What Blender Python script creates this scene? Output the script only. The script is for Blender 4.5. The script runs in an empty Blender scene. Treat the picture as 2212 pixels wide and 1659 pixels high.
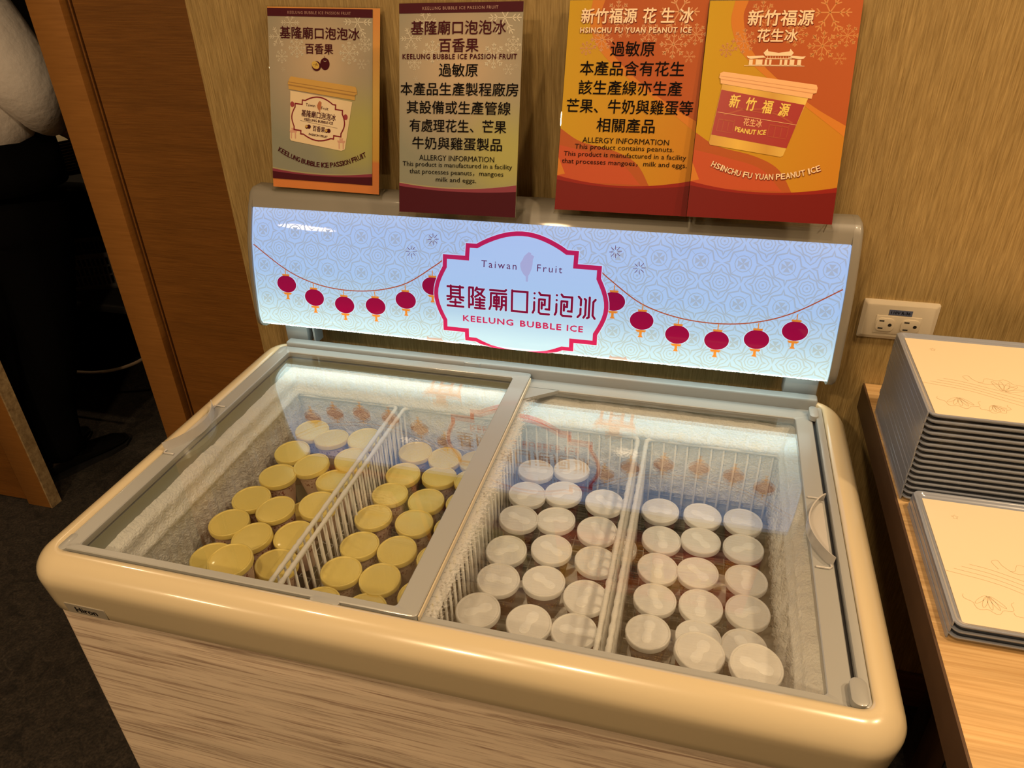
import bpy, bmesh, math, random
from mathutils import Vector, Matrix
random.seed(7)
C = bpy.context.scene.collection
SC = bpy.context.scene
ZC = 1.55                     # camera height above the floor; freezer lid plane is at 0.85
PI = math.pi

# ------------------------------------------------------------------ camera
cd = bpy.data.cameras.new('camera'); cam = bpy.data.objects.new('camera', cd); C.objects.link(cam)
cd.sensor_width = 36.0; cd.sensor_fit = 'HORIZONTAL'; cd.lens = 36.0 * 1585.54 / 2212
cd.clip_start = 0.02; cd.clip_end = 60
M = Matrix(((0.96652663, -0.111956, 0.2308509, 0), (0.25543322, 0.50436357, -0.8248462, 0),
            (-0.0240863, 0.85620281, 0.5160781, ZC), (0, 0, 0, 1)))
cam.matrix_world = M
SC.camera = cam

# ------------------------------------------------------------------ world, exposure
w = bpy.data.worlds.new('world'); SC.world = w; w.use_nodes = True
w.node_tree.nodes['Background'].inputs[0].default_value = (1.0, 0.72, 0.45, 1)
w.node_tree.nodes['Background'].inputs[1].default_value = 0.02
SC.view_settings.view_transform = 'Standard'; SC.view_settings.look = 'None'
SC.view_settings.exposure = 0.0; SC.view_settings.gamma = 1.0; SC.view_settings.use_curve_mapping = False
SC.cycles.max_bounces = 8; SC.cycles.transparent_max_bounces = 24
SC.cycles.sample_clamp_indirect = 4.0
SC.cycles.caustics_reflective = False; SC.cycles.caustics_refractive = False

WARM = (1.0, 0.70, 0.40)
def disc_light(name, x, y, size, energy, col=WARM, z=2.655, spread=PI):
    l = bpy.data.lights.new(name, 'AREA'); l.shape = 'DISK'; l.size = size; l.energy = energy; l.color = col; l.spread = spread
    o = bpy.data.objects.new(name, l); o.location = (x, y, z); C.objects.link(o); return o
DOWNLIGHTS = [(0.72, 0.62, 0.10, 15.0), (-0.25, -0.25, 0.12, 15.0), (-1.25, 0.25, 0.10, 5.0), (1.35, 0.75, 0.12, 18.0),
              (-0.80, -1.2, 0.14, 32.0), (-2.83, -2.2, 0.40, 26.0), (-2.35, 1.75, 0.10, 7.0)]  # first here: unseen lamp behind the viewer, added to light the freezer front
for i, (x, y, s, e) in enumerate(DOWNLIGHTS):
    disc_light('ceiling_lamp_light', x, y, s, e)

# ------------------------------------------------------------------ helpers
def tag(o, label=None, cat=None, group=None, kind=None):
    if label: o['label'] = label
    if cat: o['category'] = cat
    if group: o['group'] = group
    if kind: o['kind'] = kind
    return o
def empty(name, loc=(0, 0, 0), label=None, cat=None, group=None, kind=None):
    o = bpy.data.objects.new(name, None); C.objects.link(o); o.location = loc; o.empty_display_size = .05
    return tag(o, label, cat, group, kind)
def link(name, me, mat=None, parent=None, smooth=False):
    if mat is not None:
        me.materials.clear(); me.materials.append(mat)
    o = bpy.data.objects.new(name, me); C.objects.link(o)
    if parent is not None: o.parent = parent
    if smooth:
        for p in me.polygons: p.use_smooth = True
    return o
def build(name, bm, mat, parent=None, smooth=False, angle=None):
    me = bpy.data.meshes.new(name); bm.normal_update(); bm.to_mesh(me); bm.free()
    o = link(name, me, mat, parent, smooth or angle is not None)
    if angle is not None:
        me.set_sharp_from_angle(angle=math.radians(angle))
    return o
def box(bm, x0, x1, y0, y1, z0, z1, bev=0.0, seg=2):
    r = bmesh.ops.create_cube(bm, size=1.0)
    vs = r['verts']
    for v in vs:
        v.co = Vector(((x0 + x1) / 2 + v.co.x * (x1 - x0), (y0 + y1) / 2 + v.co.y * (y1 - y0), (z0 + z1) / 2 + v.co.z * (z1 - z0)))
    if bev > 0:
        es = list({e for v in vs for e in v.link_edges})
        bmesh.ops.bevel(bm, geom=es, offset=bev, segments=seg, profile=.5, affect='EDGES')
def Box(name, x0, x1, y0, y1, z0, z1, mat, parent=None, bev=0.0, seg=2):
    bm = bmesh.new(); box(bm, x0, x1, y0, y1, z0, z1, bev, seg)
    return build(name, bm, mat, parent, angle=35 if bev else None)
def lathe(bm, prof, seg=32, M_=None, cap0=True, cap1=True):
    rings = []
    for r, z in prof:
        ring = []
        for i in range(seg):
            a = 2 * PI * i / seg
            co = Vector((r * math.cos(a), r * math.sin(a), z))
            ring.append(bm.verts.new(M_ @ co if M_ else co))
        rings.append(ring)
    for a, b in zip(rings, rings[1:]):
        for i in range(seg):
            j = (i + 1) % seg
            bm.faces.new((a[i], a[j], b[j], b[i]))
    if cap0: bm.faces.new(list(reversed(rings[0])))
    if cap1: bm.faces.new(rings[-1])
def tube(bm, pts, r, seg=6, cap=True):
    pts = [Vector(p) for p in pts]; rings = []
    up = Vector((0, 0, 1))
    for i, p in enumerate(pts):
        d = (pts[min(i + 1, len(pts) - 1)] - pts[max(i - 1, 0)]).normalized()
        a = d.cross(up)
        if a.length < .05: a = d.cross(Vector((0, 1, 0)))
        a.normalize(); b = d.cross(a).normalized()
        rr = r[i] if isinstance(r, (list, tuple)) else r
        rings.append([bm.verts.new(p + a * (rr * math.cos(2 * PI * k / seg)) + b * (rr * math.sin(2 * PI * k / seg))) for k in range(seg)])
    for q, s in zip(rings, rings[1:]):
        for k in range(seg):
            j = (k + 1) % seg
            bm.faces.new((q[k], s[k], s[j], q[j]))
    if cap:
        bm.faces.new(rings[0]); bm.faces.new(list(reversed(rings[-1])))
def rrect(x0, x1, y0, y1, r, n=6):
    out = []
    for cx, cy, a0 in ((x1 - r, y0 + r, -PI / 2), (x1 - r, y1 - r, 0), (x0 + r, y1 - r, PI / 2), (x0 + r, y0 + r, PI)):
        for i in range(n + 1):
            a = a0 + PI / 2 * i / n
            out.append((cx + r * math.cos(a), cy + r * math.sin(a)))
    return out
def loft(bm, rings, closed=True, cap0=False, cap1=False):
    vr = [[bm.verts.new(p) for p in ring] for ring in rings]
    n = len(vr[0])
    for a, b in zip(vr, vr[1:]):
        for i in range(n if closed else n - 1):
            j = (i + 1) % n
            bm.faces.new((a[i], a[j], b[j], b[i]))
    if cap0: bm.faces.new(list(reversed(vr[0])))
    if cap1: bm.faces.new(vr[-1])
    return vr
def ell(c, rx, ry, n=20, tx=0.0, ty=0.0, rot=0.0):
    out = []
    for i in range(n):
        a = 2 * PI * i / n
        x, y = rx * math.cos(a), ry * math.sin(a)
        xr, yr = x * math.cos(rot) - y * math.sin(rot), x * math.sin(rot) + y * math.cos(rot)
        out.append((c[0] + xr, c[1] + yr, c[2] + tx * xr + ty * yr))
    return out

# ------------------------------------------------------------------ materials
def nt(mat): return mat.node_tree.nodes, mat.node_tree.links
def mat(name, col, rough=.5, metal=0.0, coat=0.0, spec=.5, sss=0.0, bump=None, emis=None):
    m = bpy.data.materials.new(name); m.use_nodes = True
    b = m.node_tree.nodes['Principled BSDF']
    b.inputs['Base Color'].default_value = (*col, 1); b.inputs['Roughness'].default_value = rough
    b.inputs['Metallic'].default_value = metal; b.inputs['Coat Weight'].default_value = coat
    b.inputs['Coat Roughness'].default_value = .06
    b.inputs['Specular IOR Level'].default_value = spec
    if sss:
        b.inputs['Subsurface Weight'].default_value = sss; b.inputs['Subsurface Radius'].default_value = (.01, .008, .006)
    if bump:
        scale, dist = bump
        n, l = nt(m)
        t = n.new('ShaderNodeTexCoord'); nz = n.new('ShaderNodeTexNoise'); nz.inputs['Scale'].default_value = scale; nz.inputs['Detail'].default_value = 4
        bp = n.new('ShaderNodeBump'); bp.inputs['Distance'].default_value = dist; bp.inputs['Strength'].default_value = .6
        l.new(t.outputs['Object'], nz.inputs['Vector']); l.new(nz.outputs['Fac'], bp.inputs['Height']); l.new(bp.outputs['Normal'], b.inputs['Normal'])
    return m
def grain(name, c0, c1, scale, pos=(.3, .7), rough=.5, bump=.0004, coat=0.0, detail=8, c2=None, extra=None, distort=.0):
    """colour streaks: noise stretched by the scale vector; optional second, broader layer"""
    m = mat(name, c0, rough, coat=coat); n, l = nt(m); b = n['Principled BSDF']
    t = n.new('ShaderNodeTexCoord'); mp = n.new('ShaderNodeMapping'); mp.inputs['Scale'].default_value = scale
    nz = n.new('ShaderNodeTexNoise'); nz.inputs['Scale'].default_value = 1; nz.inputs['Detail'].default_value = detail
    nz.inputs['Roughness'].default_value = .65; nz.inputs['Distortion'].default_value = distort
    cr = n.new('ShaderNodeValToRGB'); cr.color_ramp.elements[0].position = pos[0]; cr.color_ramp.elements[1].position = pos[1]
    cr.color_ramp.elements[0].color = (*c0, 1); cr.color_ramp.elements[1].color = (*c1, 1)
    if c2: e = cr.color_ramp.elements.new((pos[0] + pos[1]) / 2); e.color = (*c2, 1)
    l.new(t.outputs['Object'], mp.inputs['Vector']); l.new(mp.outputs['Vector'], nz.inputs['Vector']); l.new(nz.outputs['Fac'], cr.inputs['Fac'])
    src = cr.outputs['Color']
    if extra:
        sc2, lo, hi = extra
        mp2 = n.new('ShaderNodeMapping'); mp2.inputs['Scale'].default_value = sc2
        n2 = n.new('ShaderNodeTexNoise'); n2.inputs['Scale'].default_value = 1; n2.inputs['Detail'].default_value = 3
        r2 = n.new('ShaderNodeMapRange'); r2.inputs['From Min'].default_value = .3; r2.inputs['From Max'].default_value = .7
        r2.inputs['To Min'].default_value = lo; r2.inputs['To Max'].default_value = hi
        mx = n.new('ShaderNodeMix'); mx.data_type = 'RGBA'; mx.blend_type = 'MULTIPLY'; mx.inputs['Factor'].default_value = 1
        l.new(t.outputs['Object'], mp2.inputs['Vector']); l.new(mp2.outputs['Vector'], n2.inputs['Vector'])
        l.new(n2.outputs['Fac'], r2.inputs['Value']); l.new(src, mx.inputs['A']); l.new(r2.outputs['Result'], mx.inputs['B']); src = mx.outputs['Result']
    l.new(src, b.inputs['Base Color'])
    if bump:
        bp = n.new('ShaderNodeBump'); bp.inputs['Distance'].default_value = bump; bp.inputs['Strength'].default_value = .7
        l.new(nz.outputs['Fac'], bp.inputs['Height']); l.new(bp.outputs['Normal'], b.inputs['Normal'])
    return m
def ramp_obj(name, stops, axis='Z', scale=1.0, rough=.45, coat=.2):
    m = mat(name, stops[0][1], rough, coat=coat); n, l = nt(m); b = n['Principled BSDF']
    t = n.new('ShaderNodeTexCoord'); s = n.new('ShaderNodeSeparateXYZ'); mt = n.new('ShaderNodeMath'); mt.operation = 'MULTIPLY'; mt.inputs[1].default_value = scale
    cr = n.new('ShaderNodeValToRGB')
    while len(cr.color_ramp.elements) < len(stops): cr.color_ramp.elements.new(.5)
    for e, (p, c) in zip(cr.color_ramp.elements, stops): e.position = p; e.color = (*c, 1)
    l.new(t.outputs['Object'], s.inputs[0]); l.new(s.outputs[axis], mt.inputs[0]); l.new(mt.outputs[0], cr.inputs[0]); l.new(cr.outputs[0], b.inputs['Base Color'])
    return m

# backlit print: luminance of the light box follows the lamp tube near its lower edge
def backlit(name, col, k=1.0):
    m = bpy.data.materials.new(name); m.use_nodes = True; n, l = nt(m); b = n['Principled BSDF']
    b.inputs['Base Color'].default_value = (min(col[0], 1) * .06, min(col[1], 1) * .06, min(col[2], 1) * .06, 1); b.inputs['Roughness'].default_value = .035; b.inputs['Specular IOR Level'].default_value = .35
    t = n.new('ShaderNodeTexCoord'); s = n.new('ShaderNodeSeparateXYZ'); l.new(t.outputs['Object'], s.inputs[0])
    cr = n.new('ShaderNodeValToRGB'); r = n.new('ShaderNodeMapRange')
    r.inputs['From Min'].default_value = .90; r.inputs['From Max'].default_value = 1.16
    l.new(s.outputs['Z'], r.inputs['Value']); l.new(r.outputs[0], cr.inputs[0])
    E = cr.color_ramp.elements
    E[0].position = 0; E[0].color = (.70, .92, .92, 1); E[1].position = 1; E[1].color = (.47, .57, .83, 1)
    for p, c in ((.12, (.66, .90, .93)), (.30, (.44, .64, .80)), (.50, (.34, .52, .82)), (.80, (.35, .50, .83))):
        e = E.new(p); e.color = (*c, 1)
    mx = n.new('ShaderNodeMix'); mx.data_type = 'RGBA'; mx.blend_type = 'MULTIPLY'; mx.inputs['Factor'].default_value = 1
    l.new(cr.outputs[0], mx.inputs['A']); mx.inputs['B'].default_value = (*col, 1)
    l.new(mx.outputs['Result'], b.inputs['Emission Color'])
    r5 = n.new('ShaderNodeMapRange'); r5.inputs['From Min'].default_value = .904; r5.inputs['From Max'].default_value = .918   # lamp tube through the curved underside, boosted to light the freezer inside
    r5.inputs['To Min'].default_value = 3.4 * k; r5.inputs['To Max'].default_value = k
    l.new(s.outputs['Z'], r5.inputs['Value']); l.new(r5.outputs[0], b.inputs['Emission Strength'])
    return m

m_paper_wall = grain('gold_wallpaper', (.24, .155, .050), (.50, .36, .15), (520, 520, 22), (.3, .7), rough=.42, bump=.0007, extra=((150, 150, 9), .88, 1.08))
m_wood_panel = grain('orange_wood_veneer', (.145, .055, .009), (.265, .110, .020), (10, 10, 420), (.3, .7), rough=.42, bump=.0004, extra=((2.5, 2.5, 40), .86, 1.06), distort=.3)
m_wood_stile = grain('orange_wood_stile', (.27, .115, .024), (.36, .160, .036), (8, 8, 160), (.3, .7), rough=.4, bump=.0002)
m_raw_edge = grain('raw_board_edge', (.22, .14, .06), (.50, .36, .18), (60, 60, 60), (.3, .7), rough=.9, bump=.002)
m_groove = mat('dark_groove', (.07, .022, .006), .6)
m_carpet = grain('dark_carpet', (.008, .0065, .005), (.06, .048, .036), (24, 24, 24), (.3, .8), rough=.95, bump=.004, extra=((160, 160, 160), .4, 1.5), distort=1.2)
m_ceiling = mat('ceiling_paint', (.70, .62, .50), .9)
m_wall_room = mat('room_wall_paint', (.42, .29, .15), .8)
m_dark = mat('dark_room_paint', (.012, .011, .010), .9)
m_base = grain('skirting_wood', (.12, .05, .018), (.20, .09, .03), (6, 6, 90), rough=.4, bump=.0001)

m_rim = mat('cream_plastic', (.64, .54, .35), .22, coat=.6)
m_frame = mat('grey_plastic', (.34, .35, .34), .34, coat=.15)
m_skirt = mat('grey_liner_skirt', (.33, .35, .29), .35)
m_dark_gap = mat('black_rubber_and_gap', (.012, .012, .012), .6)
m_chrome = mat('thin_metal_line', (.80, .70, .50), .35, metal=.3)
m_body = grain('pale_ash_laminate', (.44, .31, .23), (.95, .80, .62), (6, 6, 170), (.34, .52), rough=.42, bump=.0001, extra=((1.6, 1.6, 26), .78, 1.06), distort=.7)
m_signframe = mat('grey_sign_housing', (.23, .215, .18), .38, coat=.1)
m_wire = mat('white_coated_wire', (.80, .80, .77), .4, bump=(500, .0006))
m_frost = mat('snow_frost', (.88, .89, .87), .9, sss=.0, bump=(260, .006))
m_handle = mat('handle_plastic', (.50, .49, .47), .18, coat=.3)
m_gold_lid = mat('gold_plastic_lid', (.80, .65, .19), .38, metal=.1, coat=.1, bump=(90, .0005))
m_white_lid = mat('white_plastic_lid', (.80, .79, .77), .42, bump=(60, .0004))
m_spoon = mat('spoon_under_lid', (.93, .925, .91), .4)
m_dark_wood = grain('walnut_edge', (.055, .028, .014), (.115, .062, .032), (60, 3, 3), (.3, .7), rough=.45, bump=.0001)
m_oak = grain('oak_laminate', (.52, .31, .12), (.76, .52, .25), (4, 190, 4), (.35, .68), rough=.38, bump=.0001, extra=((2, 22, 2), .8, 1.08), distort=.3)
m_tray = mat('grey_tray_lacquer', (.26, .29, .36), .16, coat=.5)  # blue cast of the sign's light is mixed into this colour
m_menu = mat('cream_paper', (.86, .72, .50), .6)
m_menu_line = mat('paper_line_print', (.62, .47, .27), .6)
m_outlet = mat('ivory_plastic', (.66, .58, .44), .28, coat=.2)
m_slot = mat('socket_slot', (.01, .008, .006), .6)
m_sticker = mat('blue_sticker', (.10, .12, .20), .4)
m_black_txt = mat('black_ink', (.012, .010, .012), .4)
m_black_cloth = mat('black_cloth', (.0025, .0025, .003), 1.0, spec=.05)
m_shirt = mat('white_shirt_cloth', (.84, .80, .76), .9, bump=(30, .006))
m_skin = mat('skin', (.50, .30, .20), .5, sss=.1)
m_hair = mat('black_hair', (.01, .008, .007), .5)
m_shoe = mat('black_leather', (.006, .006, .006), .18, coat=.4)
m_china = mat('cream_china', (.70, .62, .42), .25)
m_crate = mat('grey_crate_plastic', (.16, .16, .16), .5)
m_cable = mat('grey_cable', (.20, .15, .10), .6)
m_lamp_trim = mat('lamp_trim_white', (.8, .78, .72), .4)

# glass: fresnel reflection over a clear pane (optionally with real frost crystals on it)
def glass(name, frost=None, tint=(.985, .992, .985), rough=.0, ior=1.5):
    m = bpy.data.materials.new(name); m.use_nodes = True; n, l = nt(m); n.clear()
    out = n.new('ShaderNodeOutputMaterial'); tr = n.new('ShaderNodeBsdfTransparent'); tr.inputs[0].default_value = (*tint, 1)
    gl = n.new('ShaderNodeBsdfGlossy'); gl.inputs['Roughness'].default_value = rough; fr = n.new('ShaderNodeFresnel')
    ge = n.new('ShaderNodeNewGeometry'); ri = n.new('ShaderNodeMapRange'); ri.inputs['To Min'].default_value = ior; ri.inputs['To Max'].default_value = 1 / ior
    l.new(ge.outputs['Backfacing'], ri.inputs['Value']); l.new(ri.outputs[0], fr.inputs[0])   # same index on both faces of the pane
    mx = n.new('ShaderNodeMixShader'); l.new(fr.outputs[0], mx.inputs[0]); l.new(tr.outputs[0], mx.inputs[1]); l.new(gl.outputs[0], mx.inputs[2])
    last = mx.outputs[0]
    if frost:
        fx0, fx1, streak = frost
        t = n.new('ShaderNodeTexCoord'); s = n.new('ShaderNodeSeparateXYZ'); l.new(t.outputs['Object'], s.inputs[0])
        r = n.new('ShaderNodeMapRange'); r.inputs['From Min'].default_value = fx0; r.inputs['From Max'].default_value = fx1
        r.inputs['To Min'].default_value = 1; r.inputs['To Max'].default_value = 0; r.interpolation_type = 'SMOOTHSTEP'
        l.new(s.outputs['X'], r.inputs['Value'])
        nz = n.new('ShaderNodeTexNoise'); nz.inputs['Scale'].default_value = 260; nz.inputs['Detail'].default_value = 5; l.new(t.outputs['Object'], nz.inputs['Vector'])
        n2 = n.new('ShaderNodeTexNoise'); n2.inputs['Scale'].default_value = 14; n2.inputs['Detail'].default_value = 3; l.new(t.outputs['Object'], n2.inputs['Vector'])
        add = n.new('ShaderNodeMath'); add.operation = 'MULTIPLY_ADD'; add.inputs[1].default_value = .62; l.new(r.outputs[0], add.inputs[0]); l.new(nz.outputs['Fac'], add.inputs[2])
        a2 = n.new('ShaderNodeMath'); a2.operation = 'MULTIPLY_ADD'; a2.inputs[1].default_value = .35; l.new(n2.outputs['Fac'], a2.inputs[0]); l.new(add.outputs[0], a2.inputs[2])
        r3 = n.new('ShaderNodeMapRange'); r3.inputs['From Min'].default_value = 1.08; r3.inputs['From Max'].default_value = 1.26; r3.inputs['To Max'].default_value = .58
        l.new(a2.outputs[0], r3.inputs['Value'])
        # thin haze with wiped streaks along x
        mp = n.new('ShaderNodeMapping'); mp.inputs['Scale'].default_value = (30, 240, 5); l.new(t.outputs['Object'], mp.inputs['Vector'])
        n4 = n.new('ShaderNodeTexNoise'); n4.inputs['Scale'].default_value = 1; n4.inputs['Detail'].default_value = 5; l.new(mp.outputs[0], n4.inputs['Vector'])
        r4 = n.new('ShaderNodeMapRange'); r4.inputs['From Min'].default_value = .45; r4.inputs['From Max'].default_value = .8; r4.inputs['To Max'].default_value = streak
        l.new(n4.outputs['Fac'], r4.inputs['Value'])
        mxx = n.new('ShaderNodeMath'); mxx.operation = 'MAXIMUM'; l.new(r3.outputs[0], mxx.inputs[0]); l.new(r4.outputs[0], mxx.inputs[1])
        df = n.new('ShaderNodeBsdfDiffuse'); df.inputs[0].default_value = (.9, .9, .88, 1); tl = n.new('ShaderNodeBsdfTranslucent'); tl.inputs[0].default_value = (.9, .9, .88, 1)
        ms = n.new('ShaderNodeMixShader'); ms.inputs[0].default_value = .5; l.new(df.outputs[0], ms.inputs[1]); l.new(tl.outputs[0], ms.inputs[2])
        m2 = n.new('ShaderNodeMixShader'); l.new(mxx.outputs[0], m2.inputs[0]); l.new(last, m2.inputs[1]); l.new(ms.outputs[0], m2.inputs[2]); last = m2.outputs[0]
    l.new(last, out.inputs[0])
    return m
m_glass_l = glass('lid_glass_clear', ior=2.0)
m_glass_r = glass('lid_glass_frosted', frost=(-.285, -.232, .10), ior=2.0)
m_acrylic = glass('acrylic_clear', tint=(.97, .97, .95))

# ------------------------------------------------------------------ setting
def struct(o, label): return tag(o, label, None, None, 'structure')
XL, XR, YB, YF, ZT = -4.2, 3.2, 1.285, -3.6, 2.7
struct(Box('floor', XL - .1, XR + .1, YF - .1, 4.1, -.1, 0, m_carpet), 'dark mottled carpet floor around the freezer')
struct(Box('ceiling', XL - .1, XR + .1, YF - .1, 4.1, ZT, ZT + .1, m_ceiling), 'cream painted ceiling above the buffet room')
struct(Box('wall_back', -.95, XR, YB, YB + .16, 0, ZT, m_paper_wall), 'gold silky textured wallpaper wall behind the freezer')
struct(Box('wall_front', XL - .1, XR + .1, YF - .1, YF, 0, ZT, m_wall_room), 'tan wall on the far side of the room behind the viewer')
struct(Box('wall_left', XL - .1, XL, YF, 4.0, 0, ZT, m_wall_room), 'tan side wall at the left end of the room')
struct(Box('wall_right', XR, XR + .1, YF, 4.0, 0, ZT, m_wall_room), 'tan side wall at the right end of the room')
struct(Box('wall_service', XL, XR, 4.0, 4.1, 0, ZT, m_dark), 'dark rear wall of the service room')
struct(Box('baseboard_back', -.95, XR, YB - .014, YB - .0005, 0, .10, m_base, bev=.003), 'dark wood skirting board along the wallpapered wall')
# sliding door leaves of orange wood, either side of the opening
d1 = empty('door_1', (-2.6, 1.39, 0)); struct(d1, 'orange wood door leaf at the left edge with a chipped raw edge')
def dpart(root, name, x0, x1, y0, y1, z0, z1, m, bev=.0):
    o = Box(name, x0, x1, y0, y1, z0, z1, m, bev=bev); o.parent = root; o.matrix_parent_inverse = Matrix.Translation(-Vector(root.location)); return o
dpart(d1, 'panel', -4.2, -2.072, 1.402, 1.424, .008, ZT, m_wood_panel)
dpart(d1, 'groove', -2.072, -2.055, 1.408, 1.424, .008, ZT, m_groove)
dpart(d1, 'stile', -2.055, -1.966, 1.390, 1.430, .0, ZT, m_wood_stile, .002)
dpart(d1, 'raw_edge', -1.966, -1.960, 1.391, 1.430, .0, ZT, m_raw_edge)
d2 = empty('door_2', (-1.2, 1.39, 0)); struct(d2, 'orange wood door leaf between the dark opening and the wallpaper')
dpart(d2, 'stile', -1.409, -1.324, 1.390, 1.430, 0, ZT, m_wood_stile, .002)
dpart(d2, 'groove', -1.324, -1.303, 1.412, 1.430, 0, ZT, m_groove)
dpart(d2, 'bead', -1.3155, -1.3115, 1.404, 1.412, 0, ZT, m_wood_panel, .001)
dpart(d2, 'panel', -1.303, -.90, 1.402, 1.430, 0, ZT, m_wood_panel)
# recessed ceiling lamps
for x, y, s, e in DOWNLIGHTS:
    bm = bmesh.new(); r = s / 2
    lathe(bm, [(r + .005, 2.7), (r + .005, 2.662), (r + .018, 2.660), (r + .026, 2.668), (r + .026, 2.7)], 40, cap0=False, cap1=False)
    o = build('ceiling_lamp', bm, m_lamp_trim, smooth=True); o.location = (x, y, 0)
    o.parent = bpy.data.objects['ceiling']

# ------------------------------------------------------------------ chest freezer
FZ = empty('chest_freezer', (-.293, .86, 0), 'glass-topped chest freezer with a cream rim and pale ash laminate front', 'freezer')
FI = Matrix.Translation(-Vector(FZ.location))
def fp(o, inv=FI, parent=None):
    o.parent = parent or FZ; o.matrix_parent_inverse = inv; return o
ZL = .85
RX0, RX1, RY0, RY1 = -.815, .229, .559, 1.168
# body shell (open top)
bm = bmesh.new()
outer = rrect(RX0 - .020, RX1 + .020, RY0 - .020, RY1 + .018, .012, 3)
loft(bm, [[(x, y, .06) for x, y in outer], [(x, y, .765) for x, y in outer]], cap0=True)
fp(build('body', bm, m_body, angle=40))
bm = bmesh.new(); b2 = rrect(RX0, RX1, RY0 + .02, RY1, .01, 3)
loft(bm, [[(x, y, .0) for x, y in b2], [(x, y, .061) for x, y in b2]], cap0=True)
fp(build('plinth', bm, m_dark_gap))
bm = bmesh.new(); tr = rrect(RX0 - .0275, RX1 + .0275, RY0 - .0275, RY1 + .0155, .0435, 8)
loft(bm, [[(x, y, .7580) for x, y in tr], [(x, y, .7632) for x, y in tr]])
fp(build('metal_strip', bm, m_chrome))
# cream rim: profile swept round a rounded rectangle
def sweep(prof, x0, x1, y0, y1, r0, n=8, back=1.0):
    rings = []
    for d, z in prof:
        pts = rrect(x0 - d, x1 + d, y0 - d, y1 + d * back, max(r0 + d, .002), n)
        rings.append([(x, y, ZL + z) for x, y in pts])
    return rings
prof = [(0, -.030), (0, -.002), (.001, 0), (.006, .0015), (.014, .0004), (.022, -.003), (.030, -.0095), (.036, -.018), (.0385, -.0255), (.0388, -.032), (.0380, -.040), (.0345, -.070), (.0330, -.083), (.0315, -.0862), (.022, -.087)]
bm = bmesh.new(); loft(bm, sweep(prof, RX0, RX1, RY0, RY1, .016, 10, .55))
fp(build('rim', bm, m_rim, smooth=True))
# grey track inside the rim with back rail
bm = bmesh.new()
loft(bm, [[(x, y, ZL - .013) for x, y in rrect(-.787, .190, .572, 1.14, .01, 4)],
          [(x, y, ZL - .013) for x, y in rrect(RX0, RX1, RY0, RY1, .016, 4)]])
fp(build('lid_track', bm, m_frame, angle=40))
bm = bmesh.new(); box(bm, -.806, .222, 1.166, 1.186, ZL - .02, ZL + .009, .004, 3)
fp(build('back_rail', bm, m_frame, angle=40))
bm = bmesh.new(); box(bm, RX1 - .012, RX1 - .0005, RY0 + .004, 1.160, ZL - .013, ZL - .002, .002, 2)
fp(build('side_track', bm, m_frame, angle=40))
fp(Box('lid_gap', .2131, .2168, RY0 + .006, 1.158, ZL - .0128, ZL - .0120, m_dark_gap))  # black strip laid in to stand for shade in the gap beside the lid
bm = bmesh.new(); box(bm, RX0 + .0003, RX0 + .0022, RY0 + .004, 1.160, ZL - .013, ZL - .001, .0006, 1)
fp(build('side_track', bm, m_frame, angle=40))
# skirt and inner liner
IX0, IX1, IY0, IY1 = -.787, .190, .572, 1.140
bm = bmesh.new()
loft(bm, [[(x, y, ZL - .013) for x, y in rrect(IX0, IX1, IY0, IY1, .012, 4)], [(x, y, ZL - .05) for x, y in rrect(IX0, IX1, IY0, IY1, .012, 4)],
          [(x, y, .30) for x, y in rrect(IX0 + .003, IX1 - .003, IY0 + .003, IY1 - .003, .012, 4)]])
bmesh.ops.reverse_faces(bm, faces=bm.faces[:])
fp(build('inner_liner', bm, m_skirt, angle=40))
fp(Box('inner_floor', IX0, IX1, IY0, IY1, .29, .30, mat('shadowed_liner_floor', (.10, .10, .095), .7)))  # darkened colour stands for the shade below the tubs
# frost on the four inner walls: a lumpy crust with a thicker top ledge
from mathutils import noise
def frost_wall(p0, p1, inward, name, ztop=.830, rib=0, rag=.004):
    bm = bmesh.new(); L = (Vector(p1) - Vector(p0)).length; nx = max(8, int(L / .0035)); nz = 60
    d = (Vector(p1) - Vector(p0)).normalized(); inn = Vector(inward)
    grid = []
    for j in range(nz + 1):
        v = j / nz; row = []
        for i in range(nx + 1):
            s = L * i / nx; z = ztop - v * .19
            base = Vector((p0[0], p0[1], 0)) + d * s
            h = noise.noise(Vector((base.x * 26, base.y * 26, z * 26))) * .5 + noise.noise(Vector((base.x * 90, base.y * 90, z * 90))) * .25 + noise.noise(Vector((base.x * 260, base.y * 260, z * 260))) * .16
            t = .017 + .006 * h
            if v < .06: t *= math.sqrt(max(v / .06, 0.0)) * .9 + .1 * (v > 0)
            dz = z - .772                                     # the crust swells over the basket rail
            t += .007 * math.exp(-(dz / .009) ** 2)
            if rib and z < .768:
                t += .0075 * max(0, math.cos(2 * PI * s / .0185)) ** 5 * min(1, (.768 - z) / .01)
            if v > .92: t *= .4
            p = base + inn * t; p.z = z + .0025 * h + rag * (v < .03) * h
            row.append(bm.verts.new(p))
        grid.append(row)
    for a, b in zip(grid, grid[1:]):
        for i in range(nx):
            bm.faces.new((a[i], a[i + 1], b[i + 1], b[i]))
    bmesh.ops.recalc_face_normals(bm, faces=bm.faces[:])
    o = build(name, bm, m_frost, smooth=True); fp(o); return o
frost_wall((IX0, IY0, 0), (IX0, IY1, 0), (1, 0, 0), 'frost_crust', rib=1, ztop=.814)
frost_wall((IX1, IY0, 0), (IX1, IY1, 0), (-1, 0, 0), 'frost_crust', rib=1, ztop=.808)
frost_wall((IX0, IY1, 0), (IX1, IY1, 0), (0, -1, 0), 'frost_crust', rib=0, ztop=.819)
frost_wall((IX0, IY0, 0), (IX1, IY0, 0), (0, 1, 0), 'frost_crust', rib=0)

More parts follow.
